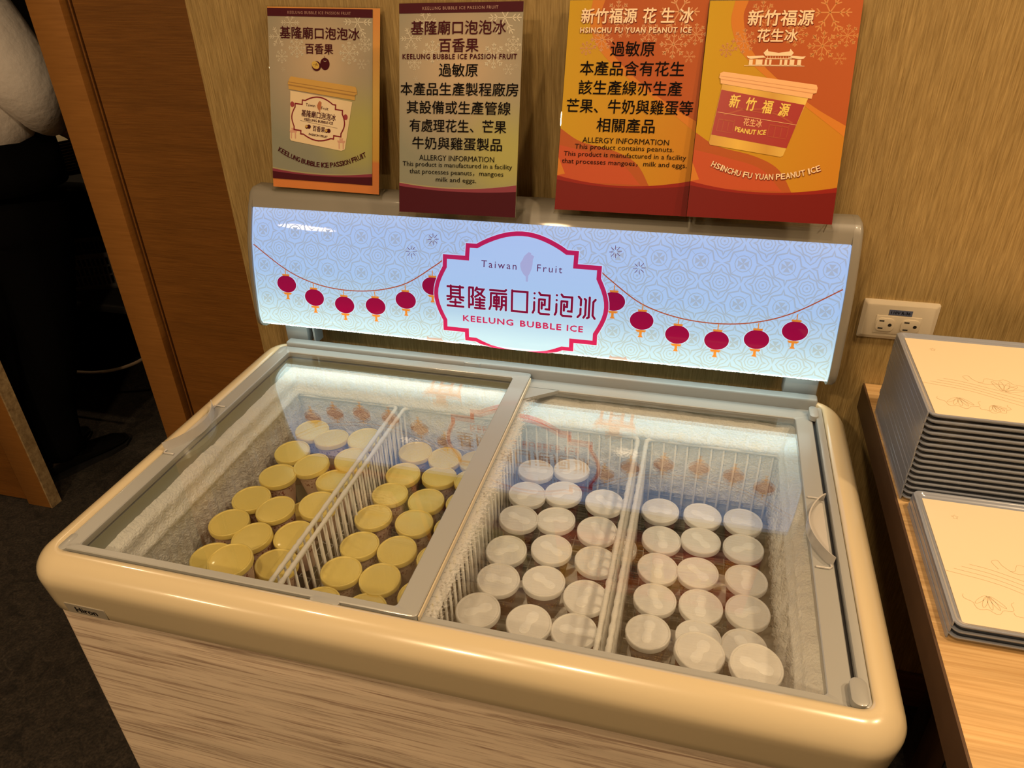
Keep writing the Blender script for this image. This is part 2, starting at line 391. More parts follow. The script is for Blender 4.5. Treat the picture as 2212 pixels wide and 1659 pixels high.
# sliding lids
def frame_ring(bm, ox0, ox1, oy0, oy1, ix0, ix1, iy0, iy1, z0, z1, ro=.006, ri=.004):
    n = 4
    O = rrect(ox0, ox1, oy0, oy1, ro, n); Ob = rrect(ox0 + .0012, ox1 - .0012, oy0 + .0012, oy1 - .0012, ro, n)
    I = rrect(ix0, ix1, iy0, iy1, ri, n); Ib = rrect(ix0 - .0012, ix1 + .0012, iy0 - .0012, iy1 + .0012, ri, n)
    rings = [[(x, y, z0) for x, y in I], [(x, y, z0) for x, y in O], [(x, y, z1 - .0012) for x, y in O], [(x, y, z1) for x, y in Ob], [(x, y, z1) for x, y in Ib], [(x, y, z1 - .0012) for x, y in I], [(x, y, z0) for x, y in I]]
    loft(bm, rings)
def lid(name, o, i, z0, z1, gmat, label):
    bm = bmesh.new(); frame_ring(bm, *o, *i, z0, z1)
    fr = build(name, bm, m_frame, angle=40); fp(fr); fr['label'] = label
    gx0, gx1, gy0, gy1 = i
    g = Box('glass_pane', gx0 - .003, gx1 + .003, gy0 - .003, gy1 + .003, z1 - .0065, z1 - .0025, gmat); g.parent = fr
    return fr
lidL = lid('sliding_lid', (-.811, -.2865, .5625, 1.163), (-.787, -.317, .5735, 1.1415), ZL - .0095, ZL + .001, m_glass_l, 'left sliding glass lid, its pane clear over the gold-lidded tubs')
lidR = lid('sliding_lid', (-.300, .213, .5635, 1.151), (-.2845, .1855, .5765, 1.131), ZL - .0225, ZL - .0105, m_glass_r, 'right sliding glass lid, lower, with a frosted left edge')
# thin black seal beside the centre bar, chamfer gusset at the back corner of the right lid
o = Box('seal_strip', -.2862, -.2842, .566, 1.150, ZL - .0095, ZL - .002, m_chrome); o.parent = lidL
bm = bmesh.new()
tri = [(-.287, 1.133), (-.287, 1.088), (-.226, 1.133)]
a = [bm.verts.new((x, y, ZL - .0105)) for x, y in tri]; b = [bm.verts.new((x, y, ZL - .018)) for x, y in tri]
bm.faces.new(list(a)); bm.faces.new(list(reversed(b)))
for k in range(3): bm.faces.new((a[k], b[k], b[(k + 1) % 3], a[(k + 1) % 3]))
bmesh.ops.recalc_face_normals(bm, faces=bm.faces[:])
o = build('corner_gusset', bm, m_frame); o.parent = lidR
# handles: two pegs and a curved finger scoop
def handle(par, xe, sx, y0, y1, z):
    bm = bmesh.new(); r = .0017
    for y in (y0, y1):
        tube(bm, [(xe - sx * .020, y, z + .001), (xe - sx * .003, y, z + .001), (xe, y + (.003 if y == y0 else -.003), z + .001), (xe - sx * .001, y + (.010 if y == y0 else -.010), z + .001)], r, 8)
    n = 20; path = []
    for k in range(n + 1):
        t = k / n; y = y0 + .006 + (y1 - y0 - .012) * t
        path.append((xe - sx * (.027 * math.sin(PI * t) ** .8), y))
    rings = []
    for (x, y) in path:
        dxx = sx * .001
        rings.append([(x, y, z - .001), (x + dxx, y, z - .001), (x + dxx * 1.0 + sx * .002, y, z + .016), (x + sx * .001, y, z + .0165)])
    loft(bm, rings, cap0=True, cap1=True)
    # recessed shell behind the scoop
    rings = []
    for k, (x, y) in enumerate(path):
        rings.append([(x, y, z + .0004), (xe, y, z + .0009)])
    loft(bm, rings, closed=False)
    bmesh.ops.recalc_face_normals(bm, faces=bm.faces[:])
    o = build('handle', bm, m_handle, angle=50); o.parent = par; return o
handle(lidR, .209, 1, .773, .917, ZL - .0100)
handle(lidL, -.811, -1, .783, .928, ZL + .0015)
# corner clips and stops
def clip(x, y, lx, ly, par, z=ZL - .001):
    bm = bmesh.new(); pts = rrect(x - lx / 2, x + lx / 2, y - ly / 2, y + ly / 2, min(lx, ly) * .48, 5)
    loft(bm, [[(a, b, z - .008) for a, b in pts], [(a, b, z + .0012) for a, b in pts], [(x + (a - x) * .85, y + (b - y) * .85, z + .0022) for a, b in pts]], cap1=True)
    o = build('lid_stop', bm, m_frame, angle=40); fp(o); return o
clip(-.808, .575, .014, .034, FZ); clip(-.806, 1.145, .014, .034, FZ); clip(-.405, 1.170, .036, .012, FZ, ZL + .006)
clip(.214, 1.142, .014, .034, FZ); clip(.216, .580, .018, .036, FZ); clip(-.408, .561, .040, .010, FZ, ZL - .001)
# maker's badge on the rim front
bm = bmesh.new(); box(bm, 0, .066, -.0012, .0006, -.0105, .0105, .0005, 1)

# ------------------------------------------------------------------ text
def text_bm(body, height=None, width=None, bold=0.0, space=1.0, shear=0.0, maxw=None, arc=None):
    """flat text mesh centred on the origin in the XY plane, sized to height and/or width"""
    cu = bpy.data.curves.new('lettering', 'FONT'); cu.body = body; cu.size = 1; cu.space_character = space; cu.resolution_u = 2; cu.shear = shear
    ob = bpy.data.objects.new('tmp', cu); C.objects.link(ob)
    dg = bpy.context.evaluated_depsgraph_get(); dg.update()
    me = bpy.data.meshes.new_from_object(ob.evaluated_get(dg))
    bm = bmesh.new(); bm.from_mesh(me)
    bpy.data.objects.remove(ob); bpy.data.curves.remove(cu); bpy.data.meshes.remove(me)
    xs = [v.co.x for v in bm.verts]; ys = [v.co.y for v in bm.verts]
    x0, x1, y0, y1 = min(xs), max(xs), min(ys), max(ys)
    sy = height / (y1 - y0) if height else None; sx = width / (x1 - x0) if width else None
    if sy is None: sy = sx
    if sx is None: sx = sy
    if maxw and (x1 - x0) * sx > maxw: sx = maxw / (x1 - x0)
    for v in bm.verts:
        v.co.x = (v.co.x - (x0 + x1) / 2) * sx; v.co.y = (v.co.y - (y0 + y1) / 2) * sy; v.co.z = 0
    if bold:                                              # heavier weight: overlapping copies in the same plane
        src = bpy.data.meshes.new('t'); bm.to_mesh(src); d = bold * (y1 - y0 if len(body) < 3 else 1.0) * sy
        for q, (dx, dy) in enumerate(((d, 0), (-d, 0), (0, d), (0, -d))):
            c_ = bmesh.new(); c_.from_mesh(src); xf(c_, dx, dy)
            for v in c_.verts: v.co.z = 2e-5 * (q + 1)
            merge(bm, c_)
        bpy.data.meshes.remove(src)
    if arc:
        for v in bm.verts:
            v.co.y += arc * (v.co.x / ((x1 - x0) * sx / 2)) ** 2
            # lean letters with the arc
    return bm
def poly_bm(bm, pts):
    vs = [bm.verts.new((x, y, 0)) for x, y in pts]
    f = bm.faces.new(vs); bmesh.ops.triangulate(bm, faces=[f]); return bm
def stroke(bm, pts, w, closed=False, round_=True):
    """flat ribbon of width w along a polyline, mitred, with round ends"""
    P = [Vector((x, y)) for x, y in pts]; n = len(P); L = []; R_ = []
    for i in range(n):
        if closed: a, b = P[(i - 1) % n], P[(i + 1) % n]
        else: a, b = P[max(i - 1, 0)], P[min(i + 1, n - 1)]
        d0 = (P[i] - a).normalized() if (P[i] - a).length > 1e-9 else None; d1 = (b - P[i]).normalized() if (b - P[i]).length > 1e-9 else None
        if d0 is None: d0 = d1
        if d1 is None: d1 = d0
        n0 = Vector((-d0.y, d0.x)); n1 = Vector((-d1.y, d1.x)); m_ = (n0 + n1)
        m_ = m_.normalized() if m_.length > 1e-6 else n0
        k = 1 / max(m_.dot(n0), .45)
        L.append(P[i] + m_ * (w / 2 * k)); R_.append(P[i] - m_ * (w / 2 * k))
    lv = [bm.verts.new((p.x, p.y, 0)) for p in L]; rv = [bm.verts.new((p.x, p.y, 0)) for p in R_]
    for i in range(n if closed else n - 1):
        j = (i + 1) % n
        try: bm.faces.new((lv[i], rv[i], rv[j], lv[j]))
        except ValueError: pass
    if round_ and not closed:
        for p in (P[0], P[-1]):
            cv = [bm.verts.new((p.x + w / 2 * math.cos(2 * PI * k / 10), p.y + w / 2 * math.sin(2 * PI * k / 10), 0)) for k in range(10)]
            bm.faces.new(cv)
def circle_pts(cx, cy, rx, ry=None, n=28, a0=0, a1=2 * PI, rot=0):
    ry = ry or rx; out = []
    full = abs(a1 - a0 - 2 * PI) < 1e-6
    for k in range(n if full else n + 1):
        a = a0 + (a1 - a0) * k / n; x, y = rx * math.cos(a), ry * math.sin(a)
        out.append((cx + x * math.cos(rot) - y * math.sin(rot), cy + x * math.sin(rot) + y * math.cos(rot)))
    return out
def xf(bm, dx=0, dy=0, rot=0, sc=1):
    for v in bm.verts:
        x, y = v.co.x * sc, v.co.y * sc
        v.co.x = x * math.cos(rot) - y * math.sin(rot) + dx; v.co.y = x * math.sin(rot) + y * math.cos(rot) + dy
    return bm
def merge(dst, src):
    me = bpy.data.meshes.new('t'); src.to_mesh(me); src.free(); dst.from_mesh(me); bpy.data.meshes.remove(me); return dst

# maker's badge lies on the lower slope of the rim front
bd = build('maker_badge', bm, mat('grey_badge', (.34, .31, .25), .45), parent=None, angle=40)
bl = text_bm('Hiron', height=.0105, bold=.035)
for v in bl.verts: v.co = Vector((v.co.x + .033, -.0014, v.co.y))
blo = build('lettering', bl, m_black_txt)
blo.parent = bd
bd.location = (-.795, .5251, .7775); bd.rotation_euler = (math.radians(6.6), 0, 0)
bd.parent = FZ; bd.matrix_parent_inverse = FI

# ------------------------------------------------------------------ wire baskets
BX = [(-.775, -.551), (-.535, -.314), (-.298, -.076), (-.060, .172)]
BN = ['leftmost wire basket holding gold-lidded tubs beside the frosted left wall', 'second wire basket from the left, gold-lidded tubs under the centre bar',
      'third wire basket from the left, white-lidded tubs under frosted glass', 'rightmost wire basket, white-lidded tubs beside the right frosted wall']
BZT, BZB, BY0, BY1 = .765, .50, .612, 1.121
bmw = bmesh.new(); tube(bmw, [(0, 0, 0), (.0012, 0, -.24)], .0021, 6); wire_me = bpy.data.meshes.new('wire'); bmw.to_mesh(wire_me); bmw.free(); wire_me.materials.append(m_wire)
for p in wire_me.polygons: p.use_smooth = True
for (x0, x1), lab in zip(BX, BN):
    B = empty('wire_basket', ((x0 + x1) / 2, (BY0 + BY1) / 2, BZB), lab, 'basket', 'wire baskets in the freezer')
    cx, cy = B.location.x, B.location.y
    bm = bmesh.new(); pts = rrect(x0 - cx, x1 - cx, BY0 - cy, BY1 - cy, .012, 5); pts = pts + [pts[0]]
    # bumpy coated rail
    rail = []; rr = []
    for i in range(len(pts) - 1):
        a, b = Vector(pts[i]), Vector(pts[i + 1]); k = max(1, int((b - a).length / .006))
        for q in range(k):
            p = a.lerp(b, q / k); rail.append((p.x, p.y, BZT - BZB)); rr.append(.0040 + random.uniform(-.0006, .0008))
    rail.append(rail[0]); rr.append(rr[0])
    tube(bm, rail, rr, 8); build('rim_rail', bm, m_wire, B, smooth=True)
    bm = bmesh.new()
    for k in range(9):
        x = x0 - cx + (x1 - x0) * (k + .5) / 9; tube(bm, [(x, BY0 - cy, .002), (x, BY1 - cy, .002)], .0011, 5)
    for k in range(16):
        y = BY0 - cy + (BY1 - BY0) * (k + .5) / 16; tube(bm, [(x0 - cx, y, .004), (x1 - cx, y, .004)], .0011, 5)
    tag(build('floor_grid', bm, m_wire, B), kind='stuff')
    ny = 26
    for k in range(ny):
        for sx, xx in ((1, x0), (-1, x1)):
            if xx in (BX[0][0], BX[3][1]): continue      # buried in the frost crust
            o = bpy.data.objects.new('wire', wire_me); C.objects.link(o); o.parent = B
            o.location = (xx - cx, BY0 - cy + (BY1 - BY0) * (k + .5) / ny, BZT - BZB); o.scale = (sx, 1, 1)
    for k in range(11 if x0 > -.31 else 0):
        o = bpy.data.objects.new('wire', wire_me); C.objects.link(o); o.parent = B
        o.location = (x0 - cx + (x1 - x0) * (k + .5) / 11, BY1 - cy, BZT - BZB); o.rotation_euler = (0, 0, -PI / 2)

# ------------------------------------------------------------------ ice cream tubs
CUPS = {1: [[-.7061, 1.0476, -.81], [-.6471, 1.0196, -.81], [-.585, 1.0392, -.81], [-.7054, .9751, -.81], [-.6416, .9412, -.81], [-.585, .9737, -.81], [-.6965, .8993, -.81], [-.585, .9083, -.81], [-.7076, .8333, -.81], [-.6445, .816, -.81], [-.585, .8428, -.81], [-.7078, .7679, -.81], [-.6456, .7475, -.81], [-.585, .7715, -.81], [-.6909, .6902, -.81], [-.6184, .6542, -.76], [-.585, .6978, -.81], [-.726, .700, -.868], [-.6264, .7072, -.87]],
        2: [[-.501, 1.07, -.85], [-.4369, 1.07, -.85], [-.3723, 1.07, -.85], [-.4981, 1.0061, -.85], [-.4292, 1.007, -.85], [-.3647, 1.0068, -.85], [-.5002, .9416, -.85], [-.4283, .9425, -.85], [-.3589, .9426, -.85], [-.501, .8768, -.85], [-.4287, .8781, -.85], [-.3585, .8769, -.85], [-.4953, .8062, -.85], [-.4277, .8096, -.85], [-.3586, .803, -.85], [-.5, .7422, -.85], [-.4325, .7455, -.85], [-.3604, .727, -.85], [-.501, .6777, -.85], [-.4302, .681, -.85]],
        3: [[-.2569, 1.0546, -.84], [-.1898, 1.07, -.84], [-.257, .9833, -.84], [-.19, 1.0042, -.84], [-.1187, .9924, -.84], [-.2546, .9149, -.84], [-.1881, .9306, -.84], [-.1164, .9216, -.84], [-.2527, .8445, -.84], [-.1849, .8606, -.84], [-.1123, .8502, -.84], [-.2486, .775, -.84], [-.1803, .7895, -.84], [-.1118, .7753, -.84], [-.2588, .7103, -.84], [-.1845, .7108, -.84], [-.1139, .7073, -.84]],
        4: [[-.0196, 1.0433, -.88], [.05, 1.0456, -.88], [.1198, 1.0445, -.88], [-.0156, .9693, -.88], [.0522, .976, -.88], [.1225, .9744, -.88], [-.0156, .902, -.88], [.0522, .9055, -.88], [.1243, .9037, -.88], [-.0125, .8296, -.88], [.0562, .8339, -.88], [.1262, .8384, -.88], [-.0129, .7624, -.88], [.0561, .7684, -.88], [.1232, .7729, -.88], [.0501, .6821, -.805], [.1218, .6677, -.785], [-.013, .7712, -.94]]}
def band_mat(name, base, ink, lo, hi, scale, thr):
    m = mat(name, base, .5); n, l = nt(m); b = n['Principled BSDF']
    t = n.new('ShaderNodeTexCoord'); s = n.new('ShaderNodeSeparateXYZ'); l.new(t.outputs['Object'], s.inputs[0])
    nz = n.new('ShaderNodeTexNoise'); nz.inputs['Scale'].default_value = scale; nz.inputs['Detail'].default_value = 2; l.new(t.outputs['Object'], nz.inputs['Vector'])
    g = n.new('ShaderNodeMath'); g.operation = 'GREATER_THAN'; g.inputs[1].default_value = thr; l.new(nz.outputs['Fac'], g.inputs[0])
    a = n.new('ShaderNodeMath'); a.operation = 'GREATER_THAN'; a.inputs[1].default_value = lo; l.new(s.outputs['Z'], a.inputs[0])
    c = n.new('ShaderNodeMath'); c.operation = 'LESS_THAN'; c.inputs[1].default_value = hi; l.new(s.outputs['Z'], c.inputs[0])
    p = n.new('ShaderNodeMath'); p.operation = 'MULTIPLY'; l.new(a.outputs[0], p.inputs[0]); l.new(c.outputs[0], p.inputs[1])
    q = n.new('ShaderNodeMath'); q.operation = 'MULTIPLY'; l.new(p.outputs[0], q.inputs[0]); l.new(g.outputs[0], q.inputs[1])
    mx = n.new('ShaderNodeMix'); mx.data_type = 'RGBA'; mx.inputs['A'].default_value = (*base, 1); mx.inputs['B'].default_value = (*ink, 1)
    l.new(q.outputs[0], mx.inputs['Factor']); l.new(mx.outputs['Result'], b.inputs['Base Color']); return m
m_cup_pink = band_mat('pink_cream_cup_print', (.55, .40, .33), (.18, .03, .03), -.034, -.016, 260, .60)
m_cup_red = band_mat('dark_red_cup_print', (.12, .010, .010), (.38, .20, .04), -.036, -.022, 240, .58)
CUP_H = .066
def cup_body_me(m):
    bm = bmesh.new(); lathe(bm, [(.0215, -CUP_H), (.0226, -CUP_H), (.0230, -CUP_H + .002), (.0302, -.008), (.0300, -.004)], 28, cap1=False)
    me = bpy.data.meshes.new('cup_body'); bm.to_mesh(me); bm.free(); me.materials.append(m)
    for p in me.polygons: p.use_smooth = True
    return me
def lid_me(m, rr):
    bm = bmesh.new()
    lathe(bm, [(.0305, -.0095), (rr, -.0095), (rr + .0003, -.0020), (rr - .0003, -.0006), (rr - .0012, 0), (rr - .0026, -.0003), (rr - .0034, -.0014), (rr - .0044, -.0012), (.006, -.0009), (.003, -.0011)], 40, cap0=False)
    me = bpy.data.meshes.new('lid'); bm.normal_update(); bm.to_mesh(me); bm.free(); me.materials.append(m)
    for p in me.polygons: p.use_smooth = True
    me.set_sharp_from_angle(angle=math.radians(50)); return me
def spoon_me():
    bm = bmesh.new(); out = []; N = 44
    for k in range(N):
        a = 2 * PI * k / N; x = .0215 * math.cos(a)
        wd = .0088 - .0036 * math.exp(-((x + .001) / .0075) ** 2) + (.0012 if x > .006 else 0)
        y = wd * (abs(math.sin(a)) ** .6) * (1 if math.sin(a) >= 0 else -1)
        out.append((x, y))
    loft(bm, [[(x, y, -.0013) for x, y in out], [(x * .985, y * .96, -.0006) for x, y in out], [(x * .95, y * .86, -.00035) for x, y in out]], cap1=True)
    for k in range(3):
        x = -.0165 + .0022 * k
        box(bm, x - .0003, x + .0003, -.0055, .0055, -.0004, -.0001)
    me = bpy.data.meshes.new('spoon_shape'); bm.normal_update(); bm.to_mesh(me); bm.free(); me.materials.append(m_spoon)
    for p in me.polygons: p.use_smooth = True
    me.set_sharp_from_angle(angle=math.radians(45)); return me
me_pink, me_red = cup_body_me(m_cup_pink), cup_body_me(m_cup_red)
me_gl, me_wl, me_sp = lid_me(m_gold_lid, .0328), lid_me(m_white_lid, .0332), spoon_me()
BWORD = {1: 'leftmost basket', 2: 'second basket from left', 3: 'third basket from left', 4: 'rightmost basket'}
ORD = ['first', 'second', 'third', 'fourth', 'fifth', 'sixth', 'seventh', 'eighth']
def tub(x, y, z, white, label, group, tilt=(0, 0)):
    t = empty('ice_cream_tub', (x, y, z - CUP_H), label, 'tub', group)
    t.rotation_euler = (tilt[0], tilt[1], random.uniform(0, 6.28) if white else random.uniform(0, 6.28))
    for nm, me in (('cup_body', me_red if white else me_pink), ('lid', me_wl if white else me_gl)):
        o = bpy.data.objects.new(nm, me); C.objects.link(o); o.parent = t; o.location = (0, 0, CUP_H)
        if nm == 'lid' and white:
            s = bpy.data.objects.new('spoon', me_sp); C.objects.link(s); s.parent = o
    return t
for b, L in CUPS.items():
    white = b >= 3; x0, x1 = BX[b - 1]
    cols = {0: [], 1: [], 2: []}
    special = {}
    for i, (x, y, z) in enumerate(L):
        if b == 1 and i == 15: special[i] = 'raised gold-lidded tub nearest the front rim in the leftmost basket'
        elif b == 1 and i == 17: special[i] = 'low gold-lidded tub half hidden by the front frame at the left corner'
        elif b == 1 and i == 18: special[i] = 'sunken gold-lidded tub peeping out beneath the front ones, leftmost basket'
        elif b == 4 and i == 15: special[i] = 'tilted white-lidded tub lying on top at the front middle, rightmost basket'
        elif b == 4 and i == 16: special[i] = 'white-lidded tub lying on top in the front right corner, rightmost basket'
        elif b == 4 and i == 17: special[i] = 'sunken white-lidded tub at the front left of the rightmost basket'
        else: cols[min(2, max(0, int((x - x0) / (x1 - x0) * 3)))].append((y, i))
    name = {}
    for c, lst in cols.items():
        lst.sort(reverse=True)
        for r, (y, i) in enumerate(lst):
            name[i] = '%s %s-lidded tub from the back, %s column of the %s' % (ORD[r], 'white' if white else 'gold', ['left', 'middle', 'right'][c], BWORD[b])
    name.update(special)
    for i, (x, y, z) in enumerate(L):
        tl = (math.radians(random.uniform(-3, 3)), math.radians(random.uniform(-3, 3)))
        if b == 4 and i in (15, 16): tl = (math.radians(4), math.radians(3))
        if b == 1: tl = (math.radians(random.uniform(-2, 5)), math.radians(random.uniform(-6, 1)))
        tub(x, y, ZC + z + random.uniform(-.003, .003), white, name[i], 'white-lidded ice cream tubs' if white else 'gold-lidded ice cream tubs', tl)
# a few of the tubs of the layer underneath that show in the gaps
for (x, y, z, wh) in ((-.648, .885, .672, 0), (-.150, .745, .646, 1), (-.148, .81, .646, 1), (-.085, .955, .646, 1), (.018, .80, .606, 1), (.09, .80, .606, 1), (.018, .94, .606, 1), (.09, .94, .606, 1), (-.465, .84, .636, 0), (-.39, .84, .636, 0), (-.150, .885, .646, 1), (-.22, .81, .646, 1)):
    tub(x, y, z, bool(wh), ('white' if wh else 'gold') + '-lidded tub of the lower layer, showing only through gaps between lids', 'lower layer of %s-lidded tubs' % ('white' if wh else 'gold'))

# ------------------------------------------------------------------ illuminated header sign
PRO = [(1.194, -.395), (1.187, -.412), (1.173, -.443), (1.160, -.475), (1.1535, -.499), (1.148, -.523), (1.1435, -.548), (1.1395, -.574), (1.1355, -.603), (1.1340, -.618), (1.1352, -.630), (1.1400, -.6375), (1.149, -.6425), (1.162, -.6455), (1.185, -.6475)]
PRO = [(y, ZC + z) for y, z in PRO]
SS = [0.0]
for a, b in zip(PRO, PRO[1:]): SS.append(SS[-1] + math.hypot(b[0] - a[0], b[1] - a[1]))
XCN = -.303
def spos(u, s, off=0.0):
    s = min(max(s, 0), SS[-1] - 1e-6); i = 0
    while SS[i + 1] < s: i += 1
    t = (s - SS[i]) / (SS[i + 1] - SS[i]); y = PRO[i][0] + t * (PRO[i + 1][0] - PRO[i][0]); z = PRO[i][1] + t * (PRO[i + 1][1] - PRO[i][1])
    dy, dz = PRO[i + 1][0] - PRO[i][0], PRO[i + 1][1] - PRO[i][1]; L = math.hypot(dy, dz)
    # normal averaged between neighbours keeps decals off the panel at the bends
    def nrm(k):
        k = min(max(k, 0), len(PRO) - 2); a, b = PRO[k], PRO[k + 1]; q = math.hypot(b[0] - a[0], b[1] - a[1]); return Vector((0, (b[1] - a[1]) / q, -(b[0] - a[0]) / q))
    n = nrm(i)
    if t > .5: n = n.lerp((nrm(i) + nrm(i + 1)) / 2, (t - .5) * 2)
    else: n = n.lerp((nrm(i) + nrm(i - 1)) / 2, (.5 - t) * 2)
    n.normalize()
    return Vector((XCN + u, y, z)) + n * off
SG = empty('header_sign', (XCN, 1.19, .86), 'long backlit header sign with red lanterns and a cartouche above the freezer', 'sign')
SI = Matrix.Translation(-Vector(SG.location))
def sgp(o): o.parent = SG; o.matrix_parent_inverse = SI; return o
def decal(name, bm, m, layer, label=None, subdiv=True):
    """bm is flat: x = u from the sign's centre, y = -s. It is cut at the bends and wrapped on the panel."""
    bmesh.ops.triangulate(bm, faces=[f for f in bm.faces if len(f.verts) > 4])
    for s in SS[1:-1]:
        bmesh.ops.bisect_plane(bm, geom=bm.verts[:] + bm.edges[:] + bm.faces[:], plane_co=(0, -s, 0), plane_no=(0, 1, 0), dist=1e-7)
    for v in bm.verts: v.co = spos(v.co.x, -v.co.y, .0005 + .00025 * layer + v.co.z)
    o = build(name, bm, m); sgp(o)
    if label: o['label'] = label
    return o
HU = .525
m_panel = backlit('sign_panel_light', (1.0, 1.0, 1.0))
m_s_pat = backlit('sign_pattern_print', (.93, .81, .68))
m_s_red = backlit('sign_crimson_print', (1.25, .025, .115), .95)
m_s_lan = backlit('sign_lantern_print', (.70, .005, .055), .95)
m_s_txt = backlit('sign_red_lettering', (.55, .006, .045), .9)
m_s_org = backlit('sign_orange_print', (1.9, .42, .04), .9)
m_s_str = backlit('sign_string_print', (1.2, .16, .035), .8)
m_s_brn = backlit('sign_maroon_print', (.34, .03, .12), .8)
m_s_wht = backlit('sign_white_print', (1.35, 1.2, 1.08), 1.0)
m_s_isl = backlit('sign_island_print', (.95, .72, .78), 1.0)
m_s_tmp = backlit('sign_temple_print', (1.1, .58, .42), 1.0)
# panel, as a solid skin
bm = bmesh.new()
rows = []
us = [-.526, -.5235] + [(-.515 + 1.03 * k / 12) for k in range(13)] + [.5235, .526]
for si, s in enumerate([.016, .019, .025] + [q for q in SS[2:]]):
    cut = {.016: .010, .019: .004, .025: .0}.get(s, 0)
    rows.append([spos(max(-.526 + cut, min(.526 - cut, u)), s, 0.0) for u in us])
g = [[bm.verts.new(p) for p in r] for r in rows]
for a, b in zip(g, g[1:]):
    for i in range(len(us) - 1):
        try: bm.faces.new((a[i], b[i], b[i + 1], a[i + 1]))
        except ValueError: pass
bmesh.ops.remove_doubles(bm, verts=bm.verts[:], dist=1e-6)
sgp(build('light_panel', bm, m_panel, smooth=True))
# housing: closed profile extruded with rounded ends
def housing():
    bm = bmesh.new(); front = [(p[0] + .004, p[1] - .001) for p in PRO]
    sec0 = [(1.197, ZC - .389), (1.1895, ZC - .402)] + [(y - .0045, z) for y, z in PRO[1:10]] + [(1.1315, ZC - .634), (1.138, ZC - .642), (1.148, ZC - .6475), (1.163, ZC - .6505), (1.195, ZC - .652), (1.245, ZC - .640), (1.262, ZC - .60), (1.262, ZC - .43), (1.255, ZC - .395), (1.235, ZC - .384), (1.206, ZC - .384)]
    cyy = sum(p[0] for p in sec0) / len(sec0); czz = sum(p[1] for p in sec0) / len(sec0)
    def sec(inset, x):
        out = []
        for y, z in sec0:
            dy, dz = y - cyy, z - czz
            out.append((x, cyy + dy * (1 - inset * .2), czz + dz * (1 - inset * .09)))
        return out
    # left cheek, right cheek, each with a rounded outer edge
    for sg, xin, xout in ((-1, XCN - .526, XCN - .5355), (1, XCN + .526, XCN + .5405)):
        w_ = xout - xin
        rings = [sec(0, xin), sec(0, xin + w_ * .55), sec(.25, xin + w_ * .85), sec(.8, xout)]
        bm = bmesh.new(); loft(bm, rings, cap0=True, cap1=True)
        bmesh.ops.recalc_face_normals(bm, faces=bm.faces[:])
        sgp(build('end_cap', bm, m_signframe, angle=50))
    bm = bmesh.new()
    top = [(PRO[1][0] - .0005, PRO[1][1] - .004), (PRO[1][0] - .004, PRO[1][1] - .0035), (1.1895, ZC - .402), (1.197, ZC - .389), (1.206, ZC - .384), (1.235, ZC - .384), (1.255, ZC - .395), (1.262, ZC - .43), (1.262, ZC - .60), (1.245, ZC - .640), (1.195, ZC - .652), (1.186, ZC - .6500), (1.186, ZC - .6480), (1.20, ZC - .64), (1.24, ZC - .60), (1.24, ZC - .42), (1.20, ZC - .41)]
    loft(bm, [[(x, y, z) for y, z in top] for x in (XCN - .5262, XCN + .30, XCN + .5262)])
    bmesh.ops.recalc_face_normals(bm, faces=bm.faces[:])
    sgp(build('housing', bm, m_signframe, angle=50))
housing()
sgp(Box('seam', .184, .1852, 1.184, 1.24, ZC - .3855, ZC - .3836, m_dark_gap))
sgp(Box('bracket', -.818, -.768, 1.192, 1.226, .845, .905, m_frame, bev=.004))
sgp(Box('bracket', .165, .222, 1.192, 1.226, .845, .905, m_frame, bev=.004))
sgp(Box('bracket', -.757, -.753, 1.195, 1.226, .845, .905, m_frame))
# background lattice of diamonds and rosettes
pat = bmesh.new(); R2 = math.sqrt(2)
def diamond(cx, cy, r, bulge=0.0, n=5):
    out = []
    for k in range(4):
        a0 = PI / 2 * k; a1 = PI / 2 * (k + 1)
        p0 = Vector((r * math.cos(a0), r * math.sin(a0))); p1 = Vector((r * math.cos(a1), r * math.sin(a1)))
        for q in range(n):
            t = q / n; p = p0.lerp(p1, t); nn = (p0 + p1).normalized()
            p += nn * bulge * math.sin(2 * PI * t * 1.5) * r; out.append((cx + p.x, cy + p.y))
    return out
def motifB(cx, cy):
    stroke(pat, diamond(cx, cy, .0285, .05), .0018, True); stroke(pat, diamond(cx, cy, .0215, -.10, 6), .0022, True)
    stroke(pat, circle_pts(cx, cy, .0118, n=8), .0017, True); stroke(pat, circle_pts(cx, cy, .0066, n=8), .0014, True)
    poly_bm(pat, circle_pts(cx, cy, .0024, n=4, rot=PI / 4))
def motifA(cx, cy):
    stroke(pat, diamond(cx, cy, .0290, -.13, 6), .0024, True)
    stroke(pat, circle_pts(cx, cy, .0130, n=12), .0016, True)
    for k in range(4):
        a = PI / 4 + PI / 2 * k; c_, s_ = math.cos(a), math.sin(a)
        stroke(pat, [(cx + c_ * .0125, cy + s_ * .0125), (cx + c_ * .0235, cy + s_ * .0235)], .0009, round_=False)
        b = PI / 2 * k; poly_bm(pat, [(cx, cy), (cx + .0105 * math.cos(b - .55), cy + .0105 * math.sin(b - .55)), (cx + .0082 * math.cos(b), cy + .0082 * math.sin(b)), (cx + .0105 * math.cos(b + .55), cy + .0105 * math.sin(b + .55))])
PX = .0670
for r in range(-1, 6):
    for k in range(-9, 10):
        for kind, oy, ox in (('B', .0300, .0005), ('A', .0640, -.0335)):
            u = k * PX + ox; s = oy + r * .0655
            (motifB if kind == 'B' else motifA)(u, -s)
for co, no in (((-.5225, 0, 0), (-1, 0, 0)), ((.5225, 0, 0), (1, 0, 0)), ((0, -.0205, 0), (0, 1, 0)), ((0, -.308, 0), (0, -1, 0))):
    bmesh.ops.bisect_plane(pat, geom=pat.verts[:] + pat.edges[:] + pat.faces[:], plane_co=co, plane_no=no, clear_outer=True, dist=1e-7)
